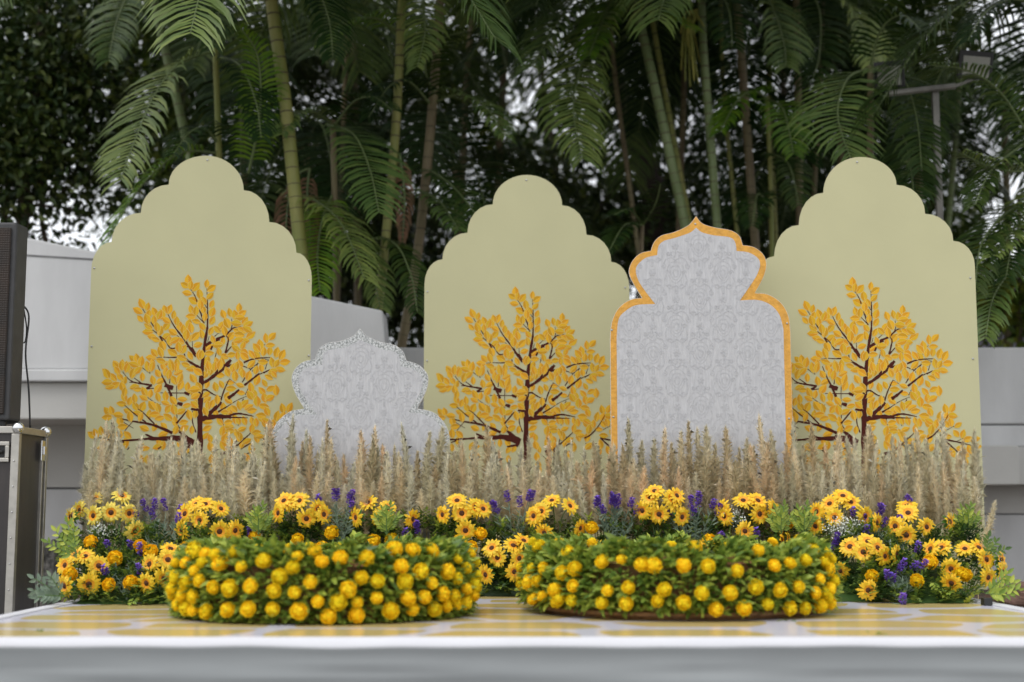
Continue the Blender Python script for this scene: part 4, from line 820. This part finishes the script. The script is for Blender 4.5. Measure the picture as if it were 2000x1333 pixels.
CL = [('dark leafy filler at the far left end below the pale sunflowers', 112, 265, 1040, 1180, 190, 31), ('leafy filler between the left end and the left marigold tub', 255, 400, 1030, 1180, 190, 32),
      ('leafy filler behind the left part of the left tub', 390, 560, 1015, 1150, 170, 33), ('leafy filler behind the middle of the left tub', 550, 720, 1012, 1140, 170, 34),
      ('leafy filler behind the right part of the left tub', 710, 870, 1005, 1140, 170, 35), ('leafy filler in the gap between the two tubs', 860, 1060, 1020, 1158, 230, 36),
      ('leafy filler behind the left part of the right tub', 1050, 1240, 1015, 1150, 180, 37), ('leafy filler behind the middle of the right tub', 1230, 1420, 1008, 1140, 180, 38),
      ('leafy filler behind the right part of the right tub', 1410, 1600, 1005, 1150, 190, 39), ('dark leafy filler right of the right tub', 1590, 1760, 1030, 1176, 210, 40), ('leafy filler at the far right end of the bank', 1750, 1930, 1030, 1176, 230, 41)]
for label, x0, x1, yt, yb, n, sd_ in CL: clump(label, x0, x1, yt, yb, n, (.40, .25, .35), sd_)
# trailing sprigs at both ends
def sprig(label, px, py, d, dirs, m, sc=1.0, n=9, seed=1):
    rg = np.random.default_rng(seed); base = at(px, py, d); root = thing('leaf_sprig', label, 'foliage', base); Vs = []; b = MB()
    for dv in dirs:
        dv = np.array(dv, float); L_ = np.linalg.norm(dv)*sc; dv = unit(dv); b.tube([(0, 0, 0), tuple(dv*L_)], .0018, 5)
        t_ = np.linspace(.2, 1, n); side = unit(np.cross(dv, np.array([.1, -1, .2]))); sg = np.where(np.arange(n) % 2, 1, -1)[:, None]
        Dk = dv*.8 + side*sg*.8; Dk[-1] = dv; ln = rg.uniform(.03, .05, n)*sc
        Vs.append(leaf_verts(dv*L_*t_[:, None], Dk, np.tile([[0, -1.0, .4]], (n, 1)) + rg.normal(size=(n, 3))*.3, ln, ln*.45))
    b.build('stem', M['stem'], root); link('leaf_spray', fast_mesh('leaf_spray', np.concatenate(Vs), LEAF_F, m), root)
sprig('upright leafy sprigs at the left end beside the granite block', 150, 1090, 6.62, [(-.10, 0, .12), (-.05, 0, .16), (-.13, -.02, .07), (-.02, 0, .13)], M['fol2'], 1, 11, 2)
sprig('pale trailing sprigs spilling over the left stage edge', 125, 1165, 6.5, [(-.12, -.05, .03), (-.10, -.06, -.0), (-.13, -.02, .08), (-.06, -.08, .01), (-.05, -.04, .09)], M['fol3'], 1, 10, 3)
sprig('fresh green sprigs spilling past the right stage corner', 1925, 1160, 6.6, [(.12, -.02, .05), (.14, -.03, .02), (.09, -.05, .0), (.10, -.01, .09), (.05, -.05, .0)], M['fol2'], 1, 10, 4)
sprig('thin leafy twig rising at the far right end of the bank', 1925, 1085, 6.7, [(.06, 0, .07), (.10, 0, .03), (.02, 0, .09)], M['fol'], .9, 8, 5)
for k, (lb, px) in enumerate((('upright leafy sprig right of the gold panel sunflowers', 1525), ('second upright leafy sprig, left of the right panel sunflowers', 1570), ('feathery green sprig below the silver panel', 505), ('pale green sprig at the right foot of the silver panel', 755), ('feathery sprig at the far right behind the sunflowers', 1890))):
    sprig(lb, px, 1045, 7.2, [(-.03, 0, .15), (.02, -.01, .17), (.06, 0, .11), (-.06, 0, .10), (0, -.03, .12)], M['fol2'], .85, 13, 10 + k)
# fallen leaves on the stage floor
for label, px, py in (('fallen leaf sprig on the stage right of the right tub', 1708, 1240), ('tiny fallen leaf on the vinyl near the left front', 75, 1233), ('tiny fallen green bits beside the right tub base', 1537, 1214)):
    p = at_z(px, py, ST); n = 7; P = rng.normal(size=(n, 3))*np.array([.022, .012, 0]) + np.array([0, 0, .004]); Dv = rng.normal(size=(n, 3))*np.array([1, 1, .15])
    o = link('fallen_leaf', fast_mesh('fallen_leaf', leaf_verts(P, Dv, np.tile([[0, 0, 1.0]], (n, 1)), np.full(n, .022), np.full(n, .009)), LEAF_F, M['fol'])); o.location = p; tag(o, label, 'leaf')

# ------------------------------------------------------------------ pampas plumes
def plume_mesh(m, L_=.50, wid=.032, n=620, seed=0):
    rg = np.random.default_rng(seed); t_ = rg.uniform(0, 1, n)**.9; a = rg.uniform(0, 2*math.pi, n)
    bend = rg.uniform(-.045, .045); env = wid*np.clip(np.sin(np.clip(t_*.93 + .07, 0, 1)*math.pi)**.55, .16, 1)*(1 + .07*np.sin(t_*31 + seed))
    ax = np.stack([bend*t_**2, 0*t_, L_*t_], 1)
    out_ = np.stack([np.cos(a), np.sin(a), 0*a], 1)
    hl = rg.uniform(.022, .075, n)*(1 - .35*t_); spread = env*rg.uniform(.1, 1.0, n)*np.where(rg.random(n) < .12, 1.7, 1)
    mid = ax + out_*(spread*.62)[:, None] + np.array([0, 0, 1.0])*(hl*.55)[:, None]
    tip = ax + out_*(spread*1.12)[:, None] + np.array([0, 0, 1.0])*(hl*rg.uniform(.35, 1.1, n))[:, None] + rg.normal(size=(n, 3))*.006
    side = unit(np.cross(out_, np.array([0, 0, 1.0])) + rg.normal(size=(n, 3))*.5); w_ = rg.uniform(.0007, .0015, n)[:, None]
    V = np.stack([ax - side*w_*.5, ax + side*w_*.5, mid + side*w_, tip, mid - side*w_], 1)
    return fast_mesh('pampas_plume', V, [(0, 1, 2, 3, 4)], m)
PL = {k: [plume_mesh(M[m], rng.uniform(.42, .52), rng.uniform(.028, .046), 2000, 50 + i + 10*j) for i in range(4)] for j, (k, m) in enumerate((('c', 'pam_cream'), ('t', 'pam_tan'), ('b', 'pam_brown')))}
b = MB(); b.tube([(0, 0, -.36), (.004, 0, -.1), (0, 0, .10)], .003, 5); PSTEM = b.mesh('stem', M['straw'])
ZONES = [(165, 525, 'pampas plume standing in front of the left tree panel', 'cct'), (525, 880, 'pampas plume standing in front of the silver bordered panel', 'cttb'), (880, 1195, 'pampas plume standing in front of the middle tree panel', 'ttbc'), (1195, 1550, 'pampas plume standing in front of the gold bordered panel', 'ttbb'), (1550, 1915, 'pampas plume standing in front of the right tree panel', 'cttb')]
for x0, x1, label, cols in ZONES:
    n = int((x1 - x0)/6.2)
    for k in range(n):
        px = x0 + (k + random.uniform(.1, .9))*(x1-x0)/n; row = k % 3
        ytop = {0: 850, 1: 885, 2: 925}[row] + random.uniform(-34, 30)
        if x0 == 880: ytop += 12
        d = {0: 7.52, 1: 7.44, 2: 7.36}[row] + random.uniform(-.03, .03)
        if px < 330: d -= .22*(1 - (px-165)/165)*.6
        if px > 1760: d -= .2*(px-1760)/155*.6
        p = at(px, ytop, d); c = random.choice(cols); me = random.choice(PL[c]); s = random.uniform(.85, 1.1); H_ = .5*s
        o = link('pampas_plume', me); o.location = (p.x, d, max(p.z - H_, ST + .30)); o.scale = (s*random.uniform(.75, 1.3), s, s*(p.z - o.location.z)/H_ if p.z - o.location.z > .1 else s)
        o.rotation_euler = (random.uniform(-.05, .03), random.uniform(-.075, .075), random.uniform(0, 6.28)); 
        full = ('tall', 'middling', 'short')[row] + ' ' + {'c': 'cream', 't': 'tan', 'b': 'brown'}[c] + ' ' + label.replace(' standing', '')
        tag(o, full, 'pampas grass', full.replace('plume', 'plumes'))
        link('stem', PSTEM, o)
# loose leaning plumes
for label, px, py, d, ry in (('drooping pampas plume leaning out at the far right end', 1905, 1000, 6.95, .35), ('short brown plume leaning beside the silver panel lavender', 715, 950, 7.28, .05), ('pale plume leaning left at the right foot of the silver panel', 812, 985, 7.28, -.45)):
    o = link('pampas_plume', PL['b' if 'brown' in label else 't'][1]); p = at(px, py, d); o.location = (p.x, d, p.z - .26); o.scale = (.9, .9, .62); o.rotation_euler = (0, ry, 0); tag(o, label, 'pampas grass'); link('stem', PSTEM, o)

# ------------------------------------------------------------------ palms
def frond_mesh(name, pts, Ll, mats, n=44, droop=.55, seed=0, wleaf=.021, vshape=.25, bare=.10):
    rg = np.random.default_rng(seed); P = np.array(catmull([tuple(p) for p in pts], 8)); seg = np.linalg.norm(np.diff(P, axis=0), axis=1); cl = np.concatenate([[0], np.cumsum(seg)]); tot = cl[-1]
    n = max(14, int(tot/.033)); s = np.linspace(bare, .995, n); C = np.stack([np.interp(s*tot, cl, P[:, k]) for k in range(3)], 1); T = unit(np.gradient(C, axis=0))
    side = np.cross(T, np.array([0, 0, 1.0])); bad = np.linalg.norm(side, axis=1) < .25; side[bad] += np.array([1.0, .2, 0])*.6; side = unit(side); N_ = np.cross(side, T)
    vs_ = []
    prof = np.clip(np.sin(np.clip(s*.80 + .17, 0, 1)*math.pi), .25, 1)**.55*1.22
    for sg in (-1, 1):
        L_ = (Ll*prof*rg.uniform(.86, 1.06, n))[:, None]
        d0 = unit(side*sg*(1.15 - .30*s)[:, None] + T*(.18 + .62*s)[:, None] + N_*vshape + rg.normal(size=(n, 3))*.06)
        g_ = np.array([0, 0, -1.0])*droop
        d1 = unit(d0 + g_*.55); d2 = unit(d0 + g_*1.8)
        a = C; b1 = a + d0*L_*.35; b2 = b1 + d1*L_*.35; b3 = b2 + d2*L_*.30
        wv = unit(T - d0*np.sum(T*d0, 1, keepdims=True)); w_ = wleaf*rg.uniform(.8, 1.1, (n, 1))
        vs_.append(np.stack([a - wv*w_*.25, a + wv*w_*.25, b1 + wv*w_*.5, b1 - wv*w_*.5, b2 + wv*w_*.42, b2 - wv*w_*.42, b3], 1))
    V = np.concatenate(vs_); me = fast_mesh(name, V, [(0, 1, 2, 3), (3, 2, 4, 5), (5, 4, 6)], mats)
    return me, P
def add_frond(root, pts, Ll, m, seed, **kw):
    o0 = root.location; loc = [Vector(p) - o0 for p in pts]
    me, P = frond_mesh('frond', loc, Ll, M[m], seed=seed, **kw); fo = link('frond', me, root)
    b = MB(); nP = len(P); b.tube([tuple(p) for p in P], [.009*(1 - .8*i/(nP-1)) + .0015 for i in range(nP)], 5); b.build('rachis', M['rachis'], fo, smooth=True); return fo
def trunk(root, pts3, r, m, rings=True, flare=1.0):
    P = catmull([tuple(p - root.location) for p in pts3], 6); b = MB(); n = len(P)
    b.tube(P, [r*(1 + .12*i/n*flare) for i in range(n)], 12); tr = b.build('trunk', M[m], root, smooth=True)
    if rings:
        b = MB(); cum = 0
        for a, c in zip(P[:-1], P[1:]):
            a, c = Vector(a), Vector(c); L_ = (c-a).length; k = 0
            while cum < L_:
                p = a + (c-a)*(cum/L_); dv = (c-a).normalized(); b.tube([p - dv*.006, p, p + dv*.006], [r*1.04, r*1.13, r*1.04], 12, cap=False); cum += random.uniform(.075, .13)
            cum -= L_
        tag(b.build('trunk_rings', M['trunk_ring'], tr), kind='stuff')
def palm(label, pix, wpx, d, m, fronds=(), crown=0, crown_m='palm_leaf', seed=0, Lf=1.9, rings=True, zlow=None):
    pts = [at(x, y, d) for x, y in pix]; base = pts[-1].copy()
    low = pts[-1] - pts[-2]; low = low/(-low.z if low.z < 0 else 1)
    base = pts[-1] + low*(pts[-1].z - .25); root = thing('palm_tree', label, 'palm tree', (base.x, base.y, .22), 0, 'areca palms behind the backdrop')
    root.location = Vector((base.x, base.y, .22)); trunk(root, pts + [base], wpx*d/F/2, m, rings)
    top = pts[0]; rg = random.Random(seed)
    for k in range(crown):
        az = 2*math.pi*(k + rg.random()*.6)/crown; el = rg.uniform(.25, 1.25); L_ = Lf*rg.uniform(.8, 1.15); h = Vector((math.cos(az), math.sin(az), 0)); P = []
        for t_ in np.linspace(0, 1, 5): P.append(top + h*(L_*math.cos(el*.8)*t_) + Vector((0, 0, L_*(math.sin(el)*t_ - 1.05*t_*t_))))
        add_frond(root, P, Lf*.30, crown_m, seed*100 + k)
    for j, f in enumerate(fronds):
        pl_, Lp, mm = f[0], f[1], f[2]; dd = f[3] if len(f) > 3 else -.5
        P = [at(x, y, d + dd*i/(len(pl_)-1)) for i, (x, y) in enumerate(pl_)]
        add_frond(root, P, Lp*d/F, mm, seed*100 + 50 + j, droop=(f[4] if len(f) > 4 else .55))
    return root
G, K, LGT = 'palm_leaf', 'palm_shaded', 'palm_green'
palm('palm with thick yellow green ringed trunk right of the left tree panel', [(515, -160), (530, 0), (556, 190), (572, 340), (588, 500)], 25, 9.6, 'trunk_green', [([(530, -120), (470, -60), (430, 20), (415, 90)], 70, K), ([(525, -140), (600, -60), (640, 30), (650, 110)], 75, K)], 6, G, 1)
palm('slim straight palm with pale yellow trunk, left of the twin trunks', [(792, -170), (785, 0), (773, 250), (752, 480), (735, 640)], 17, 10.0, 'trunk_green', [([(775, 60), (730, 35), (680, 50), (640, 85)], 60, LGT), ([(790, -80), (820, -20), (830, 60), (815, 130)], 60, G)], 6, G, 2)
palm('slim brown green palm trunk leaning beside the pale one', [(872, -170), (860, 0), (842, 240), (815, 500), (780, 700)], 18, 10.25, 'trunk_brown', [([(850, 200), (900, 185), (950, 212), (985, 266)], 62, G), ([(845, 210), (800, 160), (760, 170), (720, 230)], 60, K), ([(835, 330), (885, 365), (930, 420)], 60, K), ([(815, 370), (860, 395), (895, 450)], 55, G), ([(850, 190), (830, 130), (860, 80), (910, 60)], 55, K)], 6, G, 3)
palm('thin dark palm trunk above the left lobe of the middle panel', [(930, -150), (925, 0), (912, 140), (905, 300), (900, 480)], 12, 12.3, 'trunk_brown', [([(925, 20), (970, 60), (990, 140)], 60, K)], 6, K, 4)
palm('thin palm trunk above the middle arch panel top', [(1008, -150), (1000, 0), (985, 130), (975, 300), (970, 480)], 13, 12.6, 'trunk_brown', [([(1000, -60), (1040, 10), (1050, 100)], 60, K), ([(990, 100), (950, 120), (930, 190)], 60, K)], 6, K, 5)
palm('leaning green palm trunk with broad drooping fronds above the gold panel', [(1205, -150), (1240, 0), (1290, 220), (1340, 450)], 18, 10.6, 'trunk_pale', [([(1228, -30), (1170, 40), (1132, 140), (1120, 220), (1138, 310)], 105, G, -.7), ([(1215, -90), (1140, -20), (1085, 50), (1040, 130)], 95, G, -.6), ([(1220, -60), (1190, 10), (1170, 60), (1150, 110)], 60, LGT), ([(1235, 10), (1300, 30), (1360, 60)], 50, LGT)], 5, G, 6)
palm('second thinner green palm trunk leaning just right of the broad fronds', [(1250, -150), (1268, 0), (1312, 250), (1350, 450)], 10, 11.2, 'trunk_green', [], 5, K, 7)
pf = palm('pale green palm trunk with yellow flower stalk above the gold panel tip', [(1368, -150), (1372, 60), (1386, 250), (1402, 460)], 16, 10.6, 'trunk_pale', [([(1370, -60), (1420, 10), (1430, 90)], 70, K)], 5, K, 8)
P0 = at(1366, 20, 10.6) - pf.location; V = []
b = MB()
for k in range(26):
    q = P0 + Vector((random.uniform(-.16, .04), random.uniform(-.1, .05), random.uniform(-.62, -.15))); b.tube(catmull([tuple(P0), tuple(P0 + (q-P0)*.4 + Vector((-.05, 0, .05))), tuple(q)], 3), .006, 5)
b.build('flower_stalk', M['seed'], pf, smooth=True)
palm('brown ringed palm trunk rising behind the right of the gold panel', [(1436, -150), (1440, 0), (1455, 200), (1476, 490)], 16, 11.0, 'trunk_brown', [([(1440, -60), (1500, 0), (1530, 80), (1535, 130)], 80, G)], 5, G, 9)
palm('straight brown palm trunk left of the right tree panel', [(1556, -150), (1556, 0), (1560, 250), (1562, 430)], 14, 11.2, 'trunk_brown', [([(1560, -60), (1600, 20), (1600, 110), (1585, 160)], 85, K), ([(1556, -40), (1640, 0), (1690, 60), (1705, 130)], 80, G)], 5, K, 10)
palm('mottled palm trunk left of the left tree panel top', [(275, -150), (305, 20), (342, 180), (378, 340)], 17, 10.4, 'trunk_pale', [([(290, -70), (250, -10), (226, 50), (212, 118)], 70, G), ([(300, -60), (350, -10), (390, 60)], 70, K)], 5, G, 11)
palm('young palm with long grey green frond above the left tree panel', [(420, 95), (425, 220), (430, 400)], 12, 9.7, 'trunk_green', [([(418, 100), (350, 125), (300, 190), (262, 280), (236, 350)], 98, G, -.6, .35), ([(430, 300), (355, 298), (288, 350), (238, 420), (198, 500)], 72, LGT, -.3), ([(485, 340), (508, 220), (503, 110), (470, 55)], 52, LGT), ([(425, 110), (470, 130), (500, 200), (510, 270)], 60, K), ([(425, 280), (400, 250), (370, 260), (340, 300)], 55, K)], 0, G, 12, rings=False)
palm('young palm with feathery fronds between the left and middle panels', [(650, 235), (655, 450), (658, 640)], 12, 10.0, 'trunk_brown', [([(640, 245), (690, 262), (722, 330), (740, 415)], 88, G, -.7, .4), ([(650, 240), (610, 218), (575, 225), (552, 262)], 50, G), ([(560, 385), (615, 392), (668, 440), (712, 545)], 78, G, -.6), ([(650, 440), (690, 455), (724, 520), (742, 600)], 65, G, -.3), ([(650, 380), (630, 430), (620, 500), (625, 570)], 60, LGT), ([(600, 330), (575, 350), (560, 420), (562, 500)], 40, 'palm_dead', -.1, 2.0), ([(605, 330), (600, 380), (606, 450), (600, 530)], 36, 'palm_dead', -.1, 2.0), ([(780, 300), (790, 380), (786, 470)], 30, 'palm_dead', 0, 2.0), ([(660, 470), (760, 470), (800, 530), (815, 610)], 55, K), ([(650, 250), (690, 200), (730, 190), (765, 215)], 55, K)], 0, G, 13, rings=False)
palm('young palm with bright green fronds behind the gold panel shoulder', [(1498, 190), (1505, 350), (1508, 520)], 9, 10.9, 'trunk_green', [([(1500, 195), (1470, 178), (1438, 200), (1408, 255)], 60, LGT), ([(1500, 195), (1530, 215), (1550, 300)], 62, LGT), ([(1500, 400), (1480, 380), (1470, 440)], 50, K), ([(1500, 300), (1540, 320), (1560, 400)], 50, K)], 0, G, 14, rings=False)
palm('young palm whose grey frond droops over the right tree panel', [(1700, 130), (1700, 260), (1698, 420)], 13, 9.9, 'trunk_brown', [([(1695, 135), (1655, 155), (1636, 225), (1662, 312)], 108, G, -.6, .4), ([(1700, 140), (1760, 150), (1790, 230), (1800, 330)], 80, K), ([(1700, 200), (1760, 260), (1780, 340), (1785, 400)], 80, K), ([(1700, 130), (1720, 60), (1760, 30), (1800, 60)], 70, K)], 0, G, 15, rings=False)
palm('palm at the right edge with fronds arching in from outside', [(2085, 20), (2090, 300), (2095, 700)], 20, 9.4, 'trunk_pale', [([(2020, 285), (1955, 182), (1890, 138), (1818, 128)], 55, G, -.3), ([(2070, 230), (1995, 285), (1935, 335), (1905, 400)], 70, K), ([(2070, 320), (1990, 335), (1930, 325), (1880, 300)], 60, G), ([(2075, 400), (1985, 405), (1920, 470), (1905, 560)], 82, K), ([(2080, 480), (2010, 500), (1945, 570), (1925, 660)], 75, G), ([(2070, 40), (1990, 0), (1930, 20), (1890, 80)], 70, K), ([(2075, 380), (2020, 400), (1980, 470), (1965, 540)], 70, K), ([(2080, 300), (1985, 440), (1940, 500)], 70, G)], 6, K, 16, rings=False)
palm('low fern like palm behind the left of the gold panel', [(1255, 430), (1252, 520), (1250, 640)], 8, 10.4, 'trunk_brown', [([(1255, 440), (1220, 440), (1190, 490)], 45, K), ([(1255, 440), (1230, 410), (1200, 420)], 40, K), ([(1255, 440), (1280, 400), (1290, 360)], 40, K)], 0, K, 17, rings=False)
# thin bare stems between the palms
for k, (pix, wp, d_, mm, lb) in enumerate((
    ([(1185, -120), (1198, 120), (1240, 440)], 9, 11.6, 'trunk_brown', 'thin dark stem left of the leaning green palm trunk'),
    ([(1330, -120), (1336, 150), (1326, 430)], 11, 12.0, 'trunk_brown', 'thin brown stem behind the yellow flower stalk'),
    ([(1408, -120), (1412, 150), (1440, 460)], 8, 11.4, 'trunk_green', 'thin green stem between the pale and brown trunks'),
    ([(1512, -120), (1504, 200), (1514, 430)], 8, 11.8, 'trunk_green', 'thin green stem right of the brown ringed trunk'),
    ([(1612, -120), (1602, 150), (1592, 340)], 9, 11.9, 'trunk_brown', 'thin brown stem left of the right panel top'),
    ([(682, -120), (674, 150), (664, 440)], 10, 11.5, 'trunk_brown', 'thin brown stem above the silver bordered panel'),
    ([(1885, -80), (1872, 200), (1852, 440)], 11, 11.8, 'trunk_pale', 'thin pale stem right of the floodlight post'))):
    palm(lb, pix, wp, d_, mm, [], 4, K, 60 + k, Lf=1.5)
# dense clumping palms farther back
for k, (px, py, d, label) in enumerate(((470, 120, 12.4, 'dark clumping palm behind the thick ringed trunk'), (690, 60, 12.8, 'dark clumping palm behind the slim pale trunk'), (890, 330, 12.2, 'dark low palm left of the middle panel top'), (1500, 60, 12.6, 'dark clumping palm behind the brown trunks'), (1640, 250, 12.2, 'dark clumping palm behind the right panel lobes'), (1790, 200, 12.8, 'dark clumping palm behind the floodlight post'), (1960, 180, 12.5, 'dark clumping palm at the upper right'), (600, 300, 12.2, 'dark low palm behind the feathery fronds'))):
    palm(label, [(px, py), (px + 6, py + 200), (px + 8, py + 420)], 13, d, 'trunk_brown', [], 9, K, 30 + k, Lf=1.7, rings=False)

# ------------------------------------------------------------------ broadleaf trees
def tree(label, px, d, tr_pix, wpx, clusters, n, m, leaf=.085, seed=0, name='broadleaf_tree', bark='bark', limbs=()):
    pts = [at(x, y, d) for x, y in tr_pix]; base = Vector((pts[-1].x, d, .22)); root = thing(name, label, 'tree', base, 0, 'broadleaf trees behind the palms'); root.location = base
    r = wpx*d/F/2; P = catmull([tuple(p - base) for p in pts] + [(0, 0, 0)], 6); k = len(P); b = MB(); b.tube(P, [r*(.55 + .6*i/k) for i in range(k)], 10); tr = b.build('trunk', M[bark], root, smooth=True)
    for L_ in limbs:
        Q = catmull([tuple(at(x, y, d + .15*i) - base) for i, (x, y) in enumerate(L_[0])], 5); k = len(Q); b = MB(); b.tube(Q, [L_[1]*d/F/2*(1 - .75*i/k) for i in range(k)], 7); b.build('limb', M[bark], tr, smooth=True)
    rg = np.random.default_rng(seed); Vs = []; tot = sum(c[2]*c[3] for c in clusters)
    for (x, y, rx, ry, dd, dens) in [(c + (0, 1))[:6] if len(c) < 6 else c for c in clusters]:
        c0 = np.array(at(x, y, d + dd) - base); sx, sz = rx*d/F, ry*d/F; nn = int(n*rx*ry/tot*dens); nsub = max(8, nn//30)
        sub = rg.normal(size=(nsub, 3)); sub = unit(sub)*rg.uniform(.15, 1, (nsub, 1))**.5; sub = sub*np.array([sx, min(sx, 1.4)*.8, sz]) + c0
        idx = rg.integers(0, nsub, nn); P_ = sub[idx] + rg.normal(size=(nn, 3))*np.array([.20, .20, .15])*1.15
        Dv = rand_dirs(nn) + np.array([0, 0, -.45]); Nv = rand_dirs(nn)*.7 + np.array([0, -.25, .7]); ln = leaf*rg.uniform(.7, 1.25, nn)
        Vs.append(leaf_verts(P_, Dv, Nv, ln, ln*rg.uniform(.42, .58, nn)))
    V = np.concatenate(Vs); link('crown', fast_mesh('crown', V, LEAF_F, M[m]), root); return root
tree('dense dark evergreen tree at the upper left above the loudspeaker', 80, 11.5, [(95, -100), (70, 150), (45, 420)], 28, [(60, 90, 190, 150, 0, 1), (30, 300, 150, 120, -.2, 1.2), (170, 250, 90, 140, .3, .9), (-90, 200, 140, 300, 0, 1), (60, -150, 260, 140, .3, 1), (150, -420, 330, 110, -3.5, .5), (130, 420, 90, 40, 0, .35)], 30000, 'tree_leaf', .078, 1, limbs=[([(45, 420), (110, 300), (190, 130), (210, 40)], 14), ([(45, 420), (20, 200), (30, 40)], 12), ([(50, 400), (150, 410), (190, 440)], 8), ([(10, 470), (15, 350), (40, 250)], 14), ([(90, 480), (80, 390), (110, 280)], 12)])  # topmost cluster added out of view, pulled forward to shade from above
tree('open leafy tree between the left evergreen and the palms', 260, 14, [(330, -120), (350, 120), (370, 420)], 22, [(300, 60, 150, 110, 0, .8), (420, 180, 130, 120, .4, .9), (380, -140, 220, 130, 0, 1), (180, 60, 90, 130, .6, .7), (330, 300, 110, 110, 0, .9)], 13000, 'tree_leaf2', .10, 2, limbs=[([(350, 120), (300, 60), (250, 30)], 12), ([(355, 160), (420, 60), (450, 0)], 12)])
tree('dark tree filling behind the slim palm trunks', 700, 15, [(680, -120), (690, 150), (700, 450)], 26, [(620, 80, 150, 140, 0, .9), (760, 220, 130, 150, .4, .9), (700, -160, 260, 140, 0, 1), (620, -480, 420, 120, -6.5, .6), (600, 400, 120, 140, 0, 1), (790, 470, 110, 120, .5, 1.2), (640, 480, 130, 110, -.5, 1.2), (690, 560, 130, 70, .5, 1), (800, 620, 110, 90, .2, 1.2)], 30000, 'tree_leaf', .10, 3, limbs=[([(690, 150), (740, 40), (790, -40)], 14), ([(692, 200), (640, 90), (600, 0)], 12)])  # highest cluster is an added unseen canopy shading the panels
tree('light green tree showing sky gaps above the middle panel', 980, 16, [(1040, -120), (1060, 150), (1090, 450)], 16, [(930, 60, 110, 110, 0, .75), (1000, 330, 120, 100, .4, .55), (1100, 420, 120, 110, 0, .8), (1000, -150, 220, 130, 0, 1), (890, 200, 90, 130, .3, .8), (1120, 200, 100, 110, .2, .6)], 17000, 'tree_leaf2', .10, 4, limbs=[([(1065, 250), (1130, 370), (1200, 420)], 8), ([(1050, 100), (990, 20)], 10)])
tree('big dark trunked tree behind the leaning green palm', 1230, 14, [(1170, 60), (1215, 200), (1262, 330), (1285, 480)], 60, [(1180, 40, 110, 90, 0, .5), (1300, 100, 110, 130, .4, .6), (1250, -160, 260, 140, 0, 1), (1200, -480, 420, 120, -5.5, .6), (1230, 420, 110, 90, 1.0, .9), (1130, 500, 150, 90, .3, 1.1), (1330, 480, 130, 90, .3, .9), (1490, 480, 120, 100, .3, 1), (1340, 300, 90, 150, .8, .6), (1110, 300, 110, 80, .8, .5)], 30000, 'tree_leaf', .10, 5, bark='bark_dark', limbs=[([(1215, 200), (1180, 100), (1160, 0)], 26), ([(1262, 330), (1290, 200), (1330, 60), (1340, -40)], 24), ([(1240, 300), (1190, 380), (1150, 440)], 12)])  # includes an added overhead leaf mass, out of view, for shade on the panels
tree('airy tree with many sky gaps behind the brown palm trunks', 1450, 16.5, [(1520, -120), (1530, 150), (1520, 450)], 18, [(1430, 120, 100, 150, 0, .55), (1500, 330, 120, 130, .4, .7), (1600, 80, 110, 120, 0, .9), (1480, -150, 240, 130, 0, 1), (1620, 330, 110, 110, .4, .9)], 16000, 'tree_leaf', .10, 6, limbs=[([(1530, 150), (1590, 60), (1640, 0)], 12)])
tree('broad leafy tree behind the floodlights at the upper right', 1790, 15, [(1780, -60), (1790, 200), (1795, 480)], 22, [(1720, 60, 110, 100, 0, .9), (1830, 90, 90, 110, -.2, .8), (1760, 280, 110, 120, .4, 1), (1820, 420, 90, 110, 0, 1), (1760, -150, 240, 120, 0, 1), (1780, -480, 420, 120, -6.5, .6), (1880, 560, 90, 110, .4, .9)], 22000, 'tree_leaf', .10, 7, limbs=[([(1790, 200), (1850, 100), (1900, 20)], 12), ([(1785, 150), (1740, 60), (1700, 20)], 12)])  # crown reaches forward above the view: leaf mass added to shade the panels
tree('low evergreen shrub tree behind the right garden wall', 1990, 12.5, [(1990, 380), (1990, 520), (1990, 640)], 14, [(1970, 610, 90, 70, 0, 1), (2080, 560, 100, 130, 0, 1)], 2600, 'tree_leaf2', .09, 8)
# far wood behind everything, reads as one dark mass
def far_wood():
    rg = np.random.default_rng(99); n = 18000; nsub = 420; c = np.stack([rg.uniform(-13, 13, nsub), rg.uniform(19, 25, nsub), rg.uniform(.6, 8.5, nsub)], 1)
    keep = []
    for q in c:
        px = 1000 + F*q[0]/q[1]; py = 995 - F*(q[2]-CZ)/q[1]; dens = .80
        if px < 200 and 330 < py < 480: dens = .10
        if px > 1850 and 0 < py < 520: dens = .12
        if 1020 < px < 1500 and 60 < py < 420: dens = .45
        keep.append(rg.random() < dens)
    c = c[np.array(keep)]; idx = rg.integers(0, len(c), n); P = c[idx] + rg.normal(size=(n, 3))*np.array([.42, .4, .32]); ln = rg.uniform(.10, .20, n)
    return fast_mesh('far_wood', leaf_verts(P, rand_dirs(n) + np.array([0, 0, -.4]), rand_dirs(n), ln, ln*.5), LEAF_F, M['tree_leaf'])
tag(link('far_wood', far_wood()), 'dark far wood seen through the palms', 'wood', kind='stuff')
